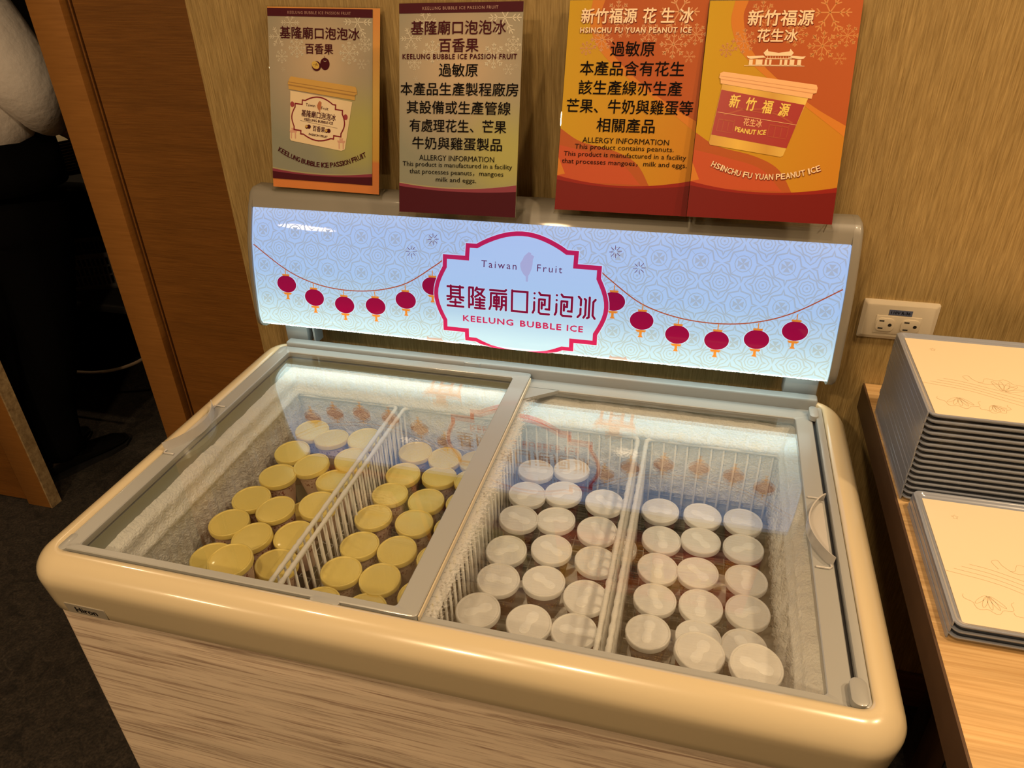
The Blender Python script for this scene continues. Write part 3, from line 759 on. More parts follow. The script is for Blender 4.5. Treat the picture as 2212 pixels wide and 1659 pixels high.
tag(decal('lattice_pattern', pat, m_s_pat, 0), kind='stuff')
# lantern strings
def curve_through(pts, n=8):
    P = [Vector(p) for p in pts]; P = [P[0] * 2 - P[1]] + P + [P[-1] * 2 - P[-2]]; out = []
    for i in range(1, len(P) - 2):
        for k in range(n):
            t = k / n; a, b, c, d = P[i - 1], P[i], P[i + 1], P[i + 2]
            out.append(tuple(.5 * ((2 * b) + (c - a) * t + (2 * a - 5 * b + 4 * c - d) * t * t + (3 * b - a - 3 * c + d) * t ** 3)))
    out.append(tuple(P[-2])); return out
strL = [(-.5225, -.0925), (-.455, -.136), (-.398, -.1574), (-.337, -.165), (-.2735, -.1603), (-.213, -.1423), (-.161, -.1087), (-.135, -.089)]
strR = [(-u, s) for u, s in strL]
for st in (strL, strR):
    bm = bmesh.new(); stroke(bm, curve_through(st), .0019, round_=False); decal('lantern_string', bm, m_s_str, 2)
LAN = [(-.4575, .1634), (-.401, .185), (-.339, .194), (-.2755, .1907), (-.2145, .1737), (-.1615, .1431)]
LAN += [(.1655, .1425), (.2157, .1715), (.277, .1905), (.342, .1942), (.405, .1861), (.462, .1659)]
for u, s in LAN:
    bm = bmesh.new(); poly_bm(bm, circle_pts(u, -s, .0212, .0176, 36)); decal('lantern_halo', bm, m_s_wht, 2)
    bm = bmesh.new(); poly_bm(bm, circle_pts(u, -s, .0200, .0164, 36)); decal('lantern', bm, m_s_lan, 3)
    bm = bmesh.new(); y = -s
    box_ = lambda x0, x1, y0, y1: poly_bm(bm, [(x0, y0), (x1, y0), (x1, y1), (x0, y1)])
    box_(u - .0008, u + .0008, y + .018, y + .0285); box_(u - .0075, u + .0075, y + .0158, y + .0192)
    decal('lantern_cap', bm, m_s_org, 4); bm = bmesh.new()
    box_(u - .0085, u + .0085, y - .0190, y - .0165); box_(u - .0070, u + .0070, y - .0205, y - .0190)
    poly_bm(bm, [(u - .0022, y - .0205), (u + .0022, y - .0205), (u + .0022, y - .026), (u + .0044, y - .030), (u - .0044, y - .030), (u - .0022, y - .026)])
    decal('lantern_tassel', bm, m_s_org, 4)
# temple gates on the lower curve
for u in (-.162, .180):
    bm = bmesh.new(); T = lambda pts: poly_bm(bm, [(u + x, -s) for x, s in pts])
    T([(-.014, .2405), (-.010, .2435), (0, .2425), (.010, .2435), (.014, .2405), (.017, .2505), (-.017, .2505)])
    T([(-.010, .2510), (.010, .2510), (.010, .2600), (-.010, .2600)])
    T([(-.042, .2570), (-.030, .2610), (.030, .2610), (.042, .2570), (.034, .2760), (-.034, .2760)])
    for x in (-.029, -.011, .011, .029): T([(x - .003, .2765), (x + .003, .2765), (x + .003, .300), (x - .003, .300)])
    T([(-.009, .284), (.009, .284), (.009, .292), (-.009, .292)])
    decal('temple_gate', bm, m_s_tmp, 1)
# cartouche
def cartouche():
    h = [(.0800, .0660), (.0968, .0660), (.0968, .0880), (.1380, .0880), (.1380, .1060)]
    arcR = [(.1380 + .0165 * math.sin(PI * k / 10), .1060 + (.098) * k / 10) for k in range(1, 10)]
    top = [(-.0800 + .16 * k / 16, .0660 - .0262 * math.sin(PI * k / 16) ** .9) for k in range(1, 16)]
    R_ = [(u, s) for u, s in h] + arcR + [(.1380, .2040), (.1380, .2200), (.0968, .2200), (.0968, .2365), (.0800, .2365)]
    bot = [(.0800 - .16 * k / 16, .2365 + .0215 * math.sin(PI * k / 16) ** .9) for k in range(1, 16)]
    Lf = [(-u, s) for u, s in reversed(R_)]
    return [(u, -s) for u, s in top + R_ + bot + Lf]
car = cartouche()
bm = bmesh.new(); poly_bm(bm, car); decal('cartouche_field', bm, m_panel, 5)
bm = bmesh.new(); stroke(bm, car, .0105, True); decal('cartouche_halo', bm, m_s_wht, 4)
bm = bmesh.new(); stroke(bm, car, .0078, True); decal('cartouche_border', bm, m_s_red, 6)
GL = {
 'ji': [[(2.4, .6), (2.4, 7)], [(7.6, .6), (7.6, 7)], [(.5, 1.2), (9.5, 1.2)], [(2.4, 3.1), (7.6, 3.1)], [(2.4, 4.9), (7.6, 4.9)], [(.3, 7), (9.7, 7)], [(3, 7), (2.2, 8.4), (.5, 8.8)], [(7, 7), (7.8, 8.4), (9.5, 8.8)], [(5, 8.4), (5, 12.3)], [(2.0, 10.2), (8, 10.2)], [(.4, 12.5), (9.6, 12.5)]],
 'long': [[(.8, .8), (.8, 12.6)], [(.8, .8), (3, .8), (3, 5.2), (2.2, 6), (3, 7), (3, 10.6), (1, 10.8)], [(5.2, .5), (4.3, 2.4)], [(4.8, 1.4), (8.9, 1.4), (7.6, 3.6), (4.2, 6)], [(5.4, 3), (9.6, 6)], [(4.6, 7.4), (9.6, 7.4)], [(6.9, 6.4), (6.9, 12.4)], [(4.6, 9.1), (9.3, 9.1)], [(4.6, 10.8), (9.3, 10.8)], [(4.1, 12.5), (9.7, 12.5)]],
 'miao': [[(.6, 1.3), (8.8, 1.3), (9.5, .6)], [(1.1, 3), (9.6, 3)], [(1.1, 3), (1.1, 10.4), (.3, 12.4)], [(2.9, 5), (5.6, 5), (5.6, 8.8), (2.9, 8.8), (2.9, 5)], [(2.9, 6.9), (5.6, 6.9)], [(4.25, 4.1), (4.25, 12.4)], [(2.5, 10.4), (6, 10.4)], [(7.2, 4.6), (9.5, 4.6), (9.5, 12.3)], [(7.2, 4.6), (7.2, 10.8), (6.5, 12.3)], [(7.2, 7), (9.5, 7)], [(7.2, 9.4), (9.5, 9.4)]],
 'kou': [[(.8, .8), (9.2, .8), (9.2, 12.3), (.8, 12.3), (.8, .45)]],
 'pao': [[(1, 1), (1.05, 1.05)], [(1, 3.8), (1.05, 3.85)], [(1, 6), (1, 10.6), (.3, 12.2)], [(3.5, .4), (4.4, 1.6), (9.2, 1.6), (9.2, 9.6), (7.2, 9.6)], [(3.8, 4.2), (6.7, 4.2), (6.7, 7.2), (5.2, 7.2)], [(3.6, 4.2), (3.6, 11.6), (4.4, 12.4), (9.2, 12.4)], [(5.1, 5.8), (5.1, 9.4)]],
 'bing': [[(.6, .8), (1.9, 2.2), (1.9, 5.6)], [(1.9, 7.4), (1.9, 10.6), (.5, 12.4)], [(3.8, 1.8), (4.5, 2.4), (4.5, 10.8), (3.6, 12.4)], [(6.4, .8), (6.4, 12.0), (5.5, 12.5)], [(9.5, 1.8), (8.4, 3.2), (8.4, 10.8), (9.6, 12.5)]]}
def glyph(name, u0, s0, w_, h_, st, name_='logo_character'):
    bm = bmesh.new()
    for pl in GL[name]: stroke(bm, [(u0 + x / 10 * w_, -(s0 + y / 13 * h_)) for x, y in pl], st)
    return bm
for k, nm in enumerate(['ji', 'long', 'miao', 'kou', 'pao', 'pao', 'bing']):
    u0 = -.1342 + .0397 * k
    decal('logo_halo', glyph(nm, u0, .1366, .0330, .0408, .0053), m_s_wht, 6)
    decal('logo_character', glyph(nm, u0, .1366, .0330, .0408, .0040), m_s_txt, 7)
def sign_text(body, u, s, m, layer=7, **k):
    bm = text_bm(body, **k); xf(bm, u, -s); return decal('lettering', bm, m, layer)
sign_text('KEELUNG', -.0565, .1970, m_s_red, height=.0108, width=.0935, bold=.032, space=1.15)
sign_text('BUBBLE', .0405, .1970, m_s_red, height=.0108, width=.0740, bold=.032, space=1.15)
sign_text('ICE', .1020, .1970, m_s_red, height=.0108, width=.0280, bold=.032, space=1.15)
sign_text('Taiwan', -.0382, .0955, m_s_brn, height=.0120, width=.0640, space=1.3)
sign_text('Fruit', .0523, .0955, m_s_brn, height=.0120, width=.0440, space=1.3)
isl = [(.004, .0701), (.009, .0712), (.0085, .0735), (.0145, .0765), (.0125, .082), (.0125, .090), (.011, .099), (.008, .1065), (.006, .110), (.0055, .1206), (.0020, .1206), (.0015, .112), (-.003, .108), (-.007, .102), (-.009, .096), (-.0095, .090), (-.006, .084), (-.003, .077), (.001, .073)]
bm = bmesh.new(); poly_bm(bm, [(u + .0095, -s) for u, s in isl]); decal('island_print', bm, m_s_isl, 7)
for u, s in ((-.2022, .0837), (-.1622, .0598), (.1622, .0592), (.2040, .0829)):
    bm = bmesh.new()
    for k in range(8):
        a = PI / 4 * k + .1; stroke(bm, [(u + .0035 * math.cos(a), -s + .0035 * math.sin(a)), (u + .0105 * math.cos(a), -s + .0105 * math.sin(a))], .0009, round_=False)
    decal('firework_print', bm, m_s_brn, 3)

# ------------------------------------------------------------------ posters in acrylic stands
def poster(x0, xt0, y0, z0, yt, zt, w_, name, label, extra_base=.06, yaw=0):
    """origin bottom-left corner; local x right, local z up the sheet, -y towards the viewer"""
    T = empty('poster_stand', (x0, y0, z0), label, 'sign', 'upright flavour posters on the sign top')
    h = math.hypot(yt - y0, zt - z0); up = Vector((xt0 - x0, yt - y0, zt - z0)).normalized(); X = Vector((1, 0, 0)); X = (X - up * X.dot(up)).normalized()
    Yv = up.cross(X)
    T.matrix_world = Matrix(((X.x, Yv.x, up.x, x0), (X.y, Yv.y, up.y, y0), (X.z, Yv.z, up.z, z0), (0, 0, 0, 1)))
    return T, w_, h
def pdecal(T, bm, m, layer, name='lettering'):
    for v in bm.verts: v.co = Vector((v.co.x, -.0002 - .00022 * layer - v.co.z, v.co.y))
    return build(name, bm, m, T)
def holder(T, w_, h, base, y_off=.0, front=True, side=.003):
    bm = bmesh.new(); box(bm, -side, w_ + side, .0014, .0034, -.004, h + .002)
    if front: box(bm, -side, w_ + side, -.0042, -.0030, -.004, h + .002)
    build('acrylic_sheet', bm, m_acrylic, T)
    bm = bmesh.new(); box(bm, -side, w_ + side, -.0042, base, -.0065, -.0040)
    o = build('acrylic_base', bm, m_acrylic, T)
    up = T.matrix_world.to_3x3() @ Vector((0, 0, 1)); ang = math.atan2(up.y, up.z); o.rotation_euler = (ang, 0, 0)
def ptext(T, w_, h, body, f, fx0, fx1, hh, m, layer=4, **k):
    bm = text_bm(body, height=hh, width=(fx1 - fx0) * w_, **k); xf(bm, (fx0 + fx1) / 2 * w_, h * (1 - f)); pdecal(T, bm, m, layer)
m_mar = mat('maroon_ink', (.065, .006, .014), .6, spec=.15); m_crim = mat('crimson_ink', (.22, .018, .05), .4); m_olive = mat('olive_ink', (.34, .31, .16), .4)
m_hdr = mat('header_text_ink', (.38, .20, .16), .4); m_redtxt = mat('dark_maroon_text', (.060, .006, .012), .6, spec=.1); m_blk = mat('poster_black_ink', (.005, .004, .005), .7, spec=.06)
m_flakeA = mat('snowflake_pale_print', (.62, .57, .44), .5)
def ab_mat(name, w_, h):
    m = mat(name, (.5, .5, .4), .5, spec=.3); n, l = nt(m); b = n['Principled BSDF']
    t = n.new('ShaderNodeTexCoord'); mp = n.new('ShaderNodeMapping'); mp.inputs['Location'].default_value = (-.5, 0, -.72 * h / w_ ); mp.inputs['Scale'].default_value = (1 / w_, 0, 1 / w_)
    gr = n.new('ShaderNodeVectorMath'); gr.operation = 'LENGTH'; l.new(t.outputs['Object'], mp.inputs[0]); l.new(mp.outputs[0], gr.inputs[0])
    cr = n.new('ShaderNodeValToRGB'); cr.color_ramp.elements[0].color = (.56, .42, .27, 1); cr.color_ramp.elements[1].color = (.24, .25, .19, 1); cr.color_ramp.elements[1].position = .78
    e = cr.color_ramp.elements.new(.4); e.color = (.38, .32, .23, 1); l.new(gr.outputs['Value'], cr.inputs[0])
    mp2 = n.new('ShaderNodeMapping'); mp2.inputs['Location'].default_value = (-.88, 0, -.30 * h / w_); mp2.inputs['Scale'].default_value = (1 / w_, 0, 1 / w_)
    g2 = n.new('ShaderNodeVectorMath'); g2.operation = 'LENGTH'; l.new(t.outputs['Object'], mp2.inputs[0]); l.new(mp2.outputs[0], g2.inputs[0])
    r2 = n.new('ShaderNodeMapRange'); r2.interpolation_type = 'SMOOTHSTEP'; r2.inputs['From Min'].default_value = .05; r2.inputs['From Max'].default_value = .55; r2.inputs['To Min'].default_value = .85; r2.inputs['To Max'].default_value = 0
    l.new(g2.outputs['Value'], r2.inputs['Value'])
    mx = n.new('ShaderNodeMix'); mx.data_type = 'RGBA'; l.new(r2.outputs[0], mx.inputs['Factor']); l.new(cr.outputs[0], mx.inputs['A']); mx.inputs['B'].default_value = (.42, .40, .10, 1)
    l.new(mx.outputs['Result'], b.inputs['Base Color']); return m
def band(T, w_, f0, f1, fl, h, m, layer, f_bot=1.0):
    """wave band: top edge sags from fl at the left, f1 in the middle, f0 at the right, down to f_bot"""
    n = 20; top = []
    for k in range(n + 1):
        t = k / n; f = fl * (1 - t) ** 2 + 2 * (2 * f1 - (fl + f0) / 2) * t * (1 - t) + f0 * t * t; top.append((t * w_, h * (1 - f)))
    bm = bmesh.new(); pts = top + [(w_, h * (1 - f_bot)), (0, h * (1 - f_bot))]
    for k in range(n):
        a, b = top[k], top[k + 1]; vs = [bm.verts.new((x, y, 0)) for x, y in ((a[0], h * (1 - f_bot)), (b[0], h * (1 - f_bot)), b, a)]; bm.faces.new(vs)
    pdecal(T, bm, m, layer, 'wave_print')
def flake(bm, cx, cy, r, kind=0):
    for k in range(6 if kind == 0 else 8):
        a = 2 * PI * k / (6 if kind == 0 else 8); c_, s_ = math.cos(a), math.sin(a)
        stroke(bm, [(cx, cy), (cx + r * c_, cy + r * s_)], r * .06, round_=False)
        for q in (.45, .7):
            for sg in (-1, 1):
                b = a + sg * .8; stroke(bm, [(cx + r * q * c_, cy + r * q * s_), (cx + r * q * c_ + r * .26 * math.cos(b), cy + r * q * s_ + r * .26 * math.sin(b))], r * .06, round_=False)
        if kind: poly_bm(bm, circle_pts(cx + r * .85 * c_, cy + r * .85 * s_, r * .11, n=8))
def flakes(T, w_, h, m, L):
  for fx, f, r, kd in L:
    bm = bmesh.new(); flake(bm, fx * w_, h * (1 - f), r * w_, kd)
    for co, no in (((0.0005, 0, 0), (-1, 0, 0)), ((w_ - .0005, 0, 0), (1, 0, 0)), ((0, h - .0005, 0), (0, 1, 0))):
        bmesh.ops.bisect_plane(bm, geom=bm.verts[:] + bm.edges[:] + bm.faces[:], plane_co=co, plane_no=no, clear_outer=True)
    pdecal(T, bm, m, 1, 'snowflake_print')
FL = [(.10, .16, .09, 0), (.22, .08, .09, 0), (.86, .07, .13, 0), (.93, .19, .065, 1), (.78, .24, .095, 1), (.28, .22, .085, 1), (.13, .27, .06, 1), (.90, .30, .045, 0), (.14, .345, .02, 0), (.96, .285, .018, 0)]

# poster A: passion fruit flavour picture, with an orange sheet behind it in the same holder
A, w_, h = poster(-.7835, -.7780, 1.200, ZC - .364, 1.272, ZC - .088, .1985, 'A', 'poster with a picture of a gold-lidded tub, first of the four from the left')
sheet = Box('paper_sheet', 0, w_, -.0001, .0004, 0, h, ab_mat('passion_print', w_, h), A)
Box('backing_sheet', -.0005, w_ + .013, .0006, .0012, -.015, h + .002, ramp_obj('orange_backing_print', [(0, (.62, .20, .04)), (.13, (.62, .20, .04)), (.15, (.60, .34, .04)), (.5, (.66, .42, .08)), (.9, (.62, .25, .04))], 'Z', 3.4), A)['label'] = 'orange sheet showing behind the picture'
bm = bmesh.new(); box(bm, -.004, w_ + .017, .0014, .0032, -.022, h + .004); build('acrylic_sheet', bm, m_acrylic, A)
bm = bmesh.new(); box(bm, -.001, w_ + .017, -.004, .060, -.0225, -.0200); box(bm, w_ + .015, w_ + .0165, -.002, .055, -.020, .02); build('acrylic_base', bm, m_acrylic, A)
band(A, w_, .045, .045, .045, h, m_mar, 2, 0.0)
band(A, w_, .925, .950, .930, h, m_olive, 1); band(A, w_, .930, .958, .938, h, m_crim, 2); band(A, w_, .95, .966, .955, h, m_mar, 3)
ptext(A, w_, h, 'KEELUNG BUBBLE ICE PASSION FRUIT', .024, .20, .80, .0045, m_hdr, bold=.01, space=1.2)
ptext(A, w_, h, '基隆廟口泡泡冰', .135, .12, .88, .0190, m_redtxt, bold=.012)
ptext(A, w_, h, '百香果', .222, .365, .63, .0165, m_redtxt, bold=.012)
flakes(A, w_, h, m_flakeA, FL)
bm = bmesh.new(); poly_bm(bm, circle_pts(.55 * w_, h * .695, .0088, .0098)); pdecal(A, bm, m_redtxt, 3, 'fruit_print')
bm = bmesh.new(); stroke(bm, [(.55 * w_, h * .728), (.545 * w_, h * .737)], .0007); pdecal(A, bm, m_redtxt, 3, 'fruit_stalk_print')
bm = bmesh.new(); stroke(bm, circle_pts(.552 * w_, h * .713, .0022, .0016, 8, PI, 2 * PI), .0005); pdecal(A, bm, m_flakeA, 4, 'fruit_smile_print')  # printed smile on the fruit
bm = bmesh.new(); poly_bm(bm, circle_pts(.468 * w_, h * .681, .0086, .0080)); pdecal(A, bm, m_redtxt, 4, 'half_fruit_print')
bm = bmesh.new(); poly_bm(bm, circle_pts(.460 * w_, h * .686, .0076, .0058, rot=-.5)); pdecal(A, bm, mat('yellow_pulp_ink', (.60, .40, .06), .4), 5, 'fruit_pulp_print')
bm = bmesh.new()
for k in range(9): poly_bm(bm, circle_pts(.460 * w_ + random.uniform(-.0045, .0045), h * .686 + random.uniform(-.003, .003), .0006, n=6))
pdecal(A, bm, m_redtxt, 6, 'fruit_seed_print')
m_tubgold = mat('gold_tub_ink', (.58, .34, .06), .4); m_tubgold2 = mat('gold_tub_shade_ink', (.36, .19, .03), .4); m_tubcream = mat('cream_tub_ink', (.78, .62, .38), .4); m_tubcream2 = mat('cream_pattern_ink', (.66, .50, .28), .4)
def P_(L): return [(x * w_, h * (1 - f)) for x, f in L]
bm = bmesh.new(); poly_bm(bm, P_([(.205, .465), (.81, .515), (.735, .795), (.70, .805), (.20, .762), (.188, .75)])); pdecal(A, bm, m_tubcream, 3, 'tub_print')
bm = bmesh.new(); poly_bm(bm, P_([(.20, .395), (.215, .383), (.84, .428), (.852, .440), (.858, .470), (.838, .474), (.835, .505), (.19, .457), (.188, .430), (.18, .427)])); pdecal(A, bm, m_tubgold, 4, 'tub_lid_print')
bm = bmesh.new(); stroke(bm, P_([(.185, .415), (.855, .462)]), .0012, round_=False); stroke(bm, P_([(.19, .432), (.838, .480)]), .0022, round_=False); pdecal(A, bm, m_tubgold2, 5, 'tub_lid_line')
bm = bmesh.new()
cs = .00062 * w_ / .2
def carp(sx, sy, cx, cy, rot): return [(cx + (u * math.cos(rot) - (-(s_ - .152)) * math.sin(rot)) * sx, cy + (u * math.sin(rot) + (-(s_ - .152)) * math.cos(rot)) * sy) for u, s_ in [(a, -b) for a, b in car]]
cc = carp(.335, .335, .475 * w_, h * .372, -.085)
poly_bm(bm, cc); pdecal(A, bm, mat('label_field_ink', (.80, .66, .45), .4), 4, 'label_field')
bm = bmesh.new(); stroke(bm, cc, .0022, True); pdecal(A, bm, mat('label_border_ink', (.20, .010, .022), .5, spec=.15), 5, 'label_border')
def atext(body, fx, f, hh, ww, m=m_redtxt, rot=-.085, arc=None, **k):
    b_ = text_bm(body, height=hh, width=ww, **k); xf(b_, fx * w_, h * (1 - f), rot)
    pdecal(A, b_, m, 6)
atext('Taiwan', .405, .545, .0050, .0185); atext('Fruit', .545, .560, .0050, .0135)
bm = bmesh.new(); poly_bm(bm, [( .487 * w_ + (u) * .38, h * .4485 - (s_ - .095) * .38) for u, s_ in isl]); pdecal(A, bm, mat('island_brown_ink', (.45, .15, .05), .4), 6, 'island_print')
atext('基隆廟口泡泡冰', .482, .602, .0115, .067, m_mar, bold=.012); atext('KEELUNG BUBBLE ICE', .482, .637, .0042, .056, m_mar, bold=.02)
bm = bmesh.new(); stroke(bm, P_([(.30, .638), (.665, .672)]), .0004); pdecal(A, bm, m_redtxt, 6, 'label_rule')
atext('百香果', .482, .683, .0095, .024, m_mar, bold=.01)
for fx, f in ((.385, .672), (.58, .69)):
    bm = bmesh.new(); poly_bm(bm, circle_pts(fx * w_, h * (1 - f), .0036)); poly_bm(bm, circle_pts(fx * w_ - .0045, h * (1 - f) - .0005, .0032)); pdecal(A, bm, m_redtxt, 6, 'small_fruit_print')
    bm = bmesh.new(); poly_bm(bm, circle_pts(fx * w_ - .0048, h * (1 - f), .0026, .002)); pdecal(A, bm, m_tubgold, 7, 'small_pulp_print')
atext('PASSION FRUIT', .475, .722, .0036, .037, m_mar, bold=.02)
for fx, f in ((.222, .545), (.745, .605)):
    bm = bmesh.new(); poly_bm(bm, circle_pts(fx * w_, h * (1 - f), .0040, .0048)); pdecal(A, bm, mat('label_lantern_ink', (.30, .02, .03), .4), 4, 'small_lantern_print')
for fx, f in ((.225, .72), (.70, .765)):
    bm = bmesh.new(); x, y = fx * w_, h * (1 - f)
    for q in ([(-.006, .002), (.006, .002), (.008, .006), (-.008, .006)], [(-.003, .006), (.003, .006), (.004, .010), (-.004, .010)], [(-.005, -.008), (-.003, -.008), (-.003, .002), (-.005, .002)], [(.003, -.008), (.005, -.008), (.005, .002), (.003, .002)]):
        poly_bm(bm, [(x + a, y + b) for a, b in q])
    pdecal(A, bm, mat('pink_temple_ink', (.62, .34, .24), .4), 4, 'small_temple_print')
def arctext(T, w_, h, body, fx0, fx1, f_end, f_mid, hh, m, layer, tilt_k=1.0, **k):
    """letters set one by one along a sagging arc"""
    n = len(body); xs0, xs1 = fx0 * w_, fx1 * w_; sag = (f_mid - f_end) * h
    wid = {' ': .45, 'I': .5, 'J': .7}; tot = sum(wid.get(c, 1.0) for c in body); acc = 0; bm = bmesh.new()
    for c in body:
        wc = wid.get(c, 1.0); t = (acc + wc / 2) / tot; acc += wc
        if c == ' ': continue
        x = xs0 + (xs1 - xs0) * t; q = 2 * t - 1; y = h * (1 - f_mid) + sag * q * q; sl = 2 * sag * q / ((xs1 - xs0) / 2)
        b_ = text_bm(c, height=hh, width=hh * (.25 if c == 'I' else .72), **k); xf(b_, x, y, math.atan(sl)); merge(bm, b_)
    pdecal(T, bm, m, layer)
arctext(A, w_, h, 'KEELUNG BUBBLE ICE PASSION FRUIT', .07, .94, .815, .897, .0082, m_redtxt, 4, bold=.02)

# poster B: passion fruit allergy text
Bp, w_, h = poster(-.5065, -.5095, 1.130, ZC - .389, 1.220, ZC - .0800, .2035, 'B', 'poster of black allergy text on grey-green, second of the four from the left')
Box('paper_sheet', 0, w_, -.0001, .0020, 0, h, ab_mat('allergy_print', w_, h), Bp)
holder(Bp, w_, h, .10, front=False, side=.002)
band(Bp, w_, .045, .045, .045, h, m_mar, 2, 0.0)
band(Bp, w_, .840, .866, .848, h, m_olive, 1); band(Bp, w_, .842, .872, .852, h, m_crim, 2); band(Bp, w_, .874, .886, .868, h, m_mar, 3)
flakes(Bp, w_, h, m_flakeA, FL)
T_ = lambda body, f, a, b, hh, m=m_blk, **k: ptext(Bp, w_, h, body, f, a, b, hh, m, **k)
T_('KEELUNG BUBBLE ICE PASSION FRUIT', .024, .195, .805, .0045, m_hdr, bold=.01, space=1.2)
T_('基隆廟口泡泡冰', .111, .10, .87, .0200, m_redtxt, bold=.012)
T_('百香果', .191, .335, .655, .0200, m_redtxt, bold=.012)
T_('KEELUNG BUBBLE ICE PASSION FRUIT', .242, .03, .965, .0075, m_redtxt, bold=.02, space=1.15)
T_('過敏原', .304, .335, .655, .0195, bold=.008); T_('本產品生產製程廠房', .392, .012, .985, .0200, bold=.008)
T_('其設備或生產管線', .479, .065, .93, .0200, bold=.008); T_('有處理花生、芒果', .566, .09, .90, .0195, bold=.008)
T_('牛奶與雞蛋製品', .651, .115, .87, .0195, bold=.008)
T_('ALLERGY INFORMATION', .722, .175, .81, .0085); T_('This product is manufactured in a facility', .7585, .03, .96, .0098)
T_('that processes peanuts，mangoes', .7945, .09, .89, .0098); T_('milk and eggs.', .8310, .32, .665, .0098)

# posters C and D: peanut flavour
m_swB = mat('red_orange_wave_ink', (.44, .095, .017), .5, spec=.2); m_swC = mat('pale_orange_wave_ink', (.62, .21, .022), .5, spec=.2); m_swD = mat('deep_red_ink', (.17, .005, .003), .5, spec=.2); m_swE = mat('mid_red_ink', (.28, .012, .006), .5, spec=.2)
m_swF = mat('salmon_wave_ink', (.52, .085, .025), .5, spec=.2)
m_cream_txt = mat('cream_lettering_ink', (.86, .66, .42), .4); m_flakeC = mat('snowflake_orange_print', (.60, .24, .05), .4)
def cd_mat(nm, w_, h):
    m = mat(nm, (.7, .3, .03), .5); n, l = nt(m); b = n['Principled BSDF']
    t = n.new('ShaderNodeTexCoord'); s = n.new('ShaderNodeSeparateXYZ'); l.new(t.outputs['Object'], s.inputs[0])
    a = n.new('ShaderNodeMath'); a.operation = 'MULTIPLY_ADD'; a.inputs[1].default_value = .75 / w_; a.inputs[2].default_value = 0.1; l.new(s.outputs['X'], a.inputs[0])
    c = n.new('ShaderNodeMath'); c.operation = 'MULTIPLY_ADD'; c.inputs[1].default_value = -.10 / h; l.new(s.outputs['Z'], c.inputs[0]); l.new(a.outputs[0], c.inputs[2])
    cr = n.new('ShaderNodeValToRGB'); cr.color_ramp.elements[0].color = (.56, .34, .008, 1); cr.color_ramp.elements[1].color = (.54, .22, .012, 1); cr.color_ramp.elements[1].position = .8; b.inputs['Specular IOR Level'].default_value = .2
    l.new(c.outputs[0], cr.inputs[0]); l.new(cr.outputs[0], b.inputs['Base Color']); return m
def peanut_bg(T, w_, h, flk):
    Q = lambda L: [(x * w_, h * (1 - f)) for x, f in L]
    def sm(L): return curve_through(L, 6)
    bm = bmesh.new(); poly_bm(bm, Q(sm([(.17, .0), (.16, .10), (.24, .22), (.42, .33), (.68, .45), (1, .60)]) + [(1, .0)])); pdecal(T, bm, m_swC, .3, 'wave_print')
    bm = bmesh.new(); poly_bm(bm, Q(sm([(.26, .0), (.24, .08), (.32, .22), (.52, .35), (.78, .47), (1, .55)]) + [(1, .0)])); pdecal(T, bm, m_swB, .7, 'wave_print')
    bm = bmesh.new(); poly_bm(bm, Q(sm([(.0, .60), (.16, .66), (.42, .70), (.60, .76), (.72, .88)]) + [(.0, .90)])); pdecal(T, bm, m_swB, .3, 'wave_print')
    bm = bmesh.new(); poly_bm(bm, Q(sm([(.0, .68), (.25, .715), (.48, .76), (.64, .86)]) + [(.0, .86)])); pdecal(T, bm, m_swF, .7, 'wave_print')
    bm = bmesh.new(); poly_bm(bm, Q([(0, .74), (.06, .82), (0, .83)])); pdecal(T, bm, m_swC, .9, 'wave_print')
    band(T, w_, .830, .868, .830, h, m_swE, 2); band(T, w_, .852, .878, .850, h, m_swD, 3)
    flakes(T, w_, h, m_flakeC, flk)
FC = [(.80, .055, .14, 0), (.93, .155, .075, 1), (.78, .20, .10, 1), (.42, .13, .07, 0), (.36, .06, .09, 1), (.90, .255, .045, 0), (.26, .18, .085, 1), (.15, .22, .05, 1), (.60, .15, .08, 1)]
Cp, w_, h = poster(-.2440, -.2445, 1.163, ZC - .3800, 1.274, ZC - .081, .2125, 'C', 'orange poster of black allergy text, third of the four from the left')
Box('paper_sheet', 0, w_, -.0001, .0009, 0, h, cd_mat('peanut_allergy_print', w_, h), Cp)
holder(Cp, w_, h, .07, side=.0015, front=False)
peanut_bg(Cp, w_, h, FC)
def sh_text(T, body, f, a, b, hh, **k):
    bm = text_bm(body, height=hh, width=(b - a) * w_, **k); xf(bm, (a + b) / 2 * w_ + .0008, h * (1 - f) - .0008); pdecal(T, bm, m_swD, 4)
    bm = text_bm(body, height=hh, width=(b - a) * w_, **k); xf(bm, (a + b) / 2 * w_, h * (1 - f)); pdecal(T, bm, m_cream_txt, 5)
sh_text(Cp, '新竹福源', .072, .095, .50, .0215, bold=.018); sh_text(Cp, '花 生 冰', .072, .545, .90, .0215, bold=.018)
sh_text(Cp, 'HSINCHU FU YUAN PEANUT ICE', .137, .095, .895, .0078, bold=.025, space=1.15)
T_ = lambda body, f, a, b, hh, m=m_blk, **k: ptext(Cp, w_, h, body, f, a, b, hh, m, **k)
T_('過敏原', .222, .33, .65, .0215, bold=.008); T_('本產品含有花生', .312, .115, .875, .0215, bold=.008); T_('該生產線亦生產', .402, .115, .875, .0215, bold=.008)
T_('芒果、牛奶與雞蛋等', .490, .035, .965, .0215, bold=.008); T_('相關產品', .578, .275, .705, .0215, bold=.008)
T_('ALLERGY INFORMATION', .652, .175, .82, .0085); T_('This product contains peanuts.', .688, .12, .86, .0098)
T_('This product is manufactured in a facility', .724, .04, .955, .0098); T_('that processes mangoes，milk and eggs.', .7605, .03, .965, .0098)
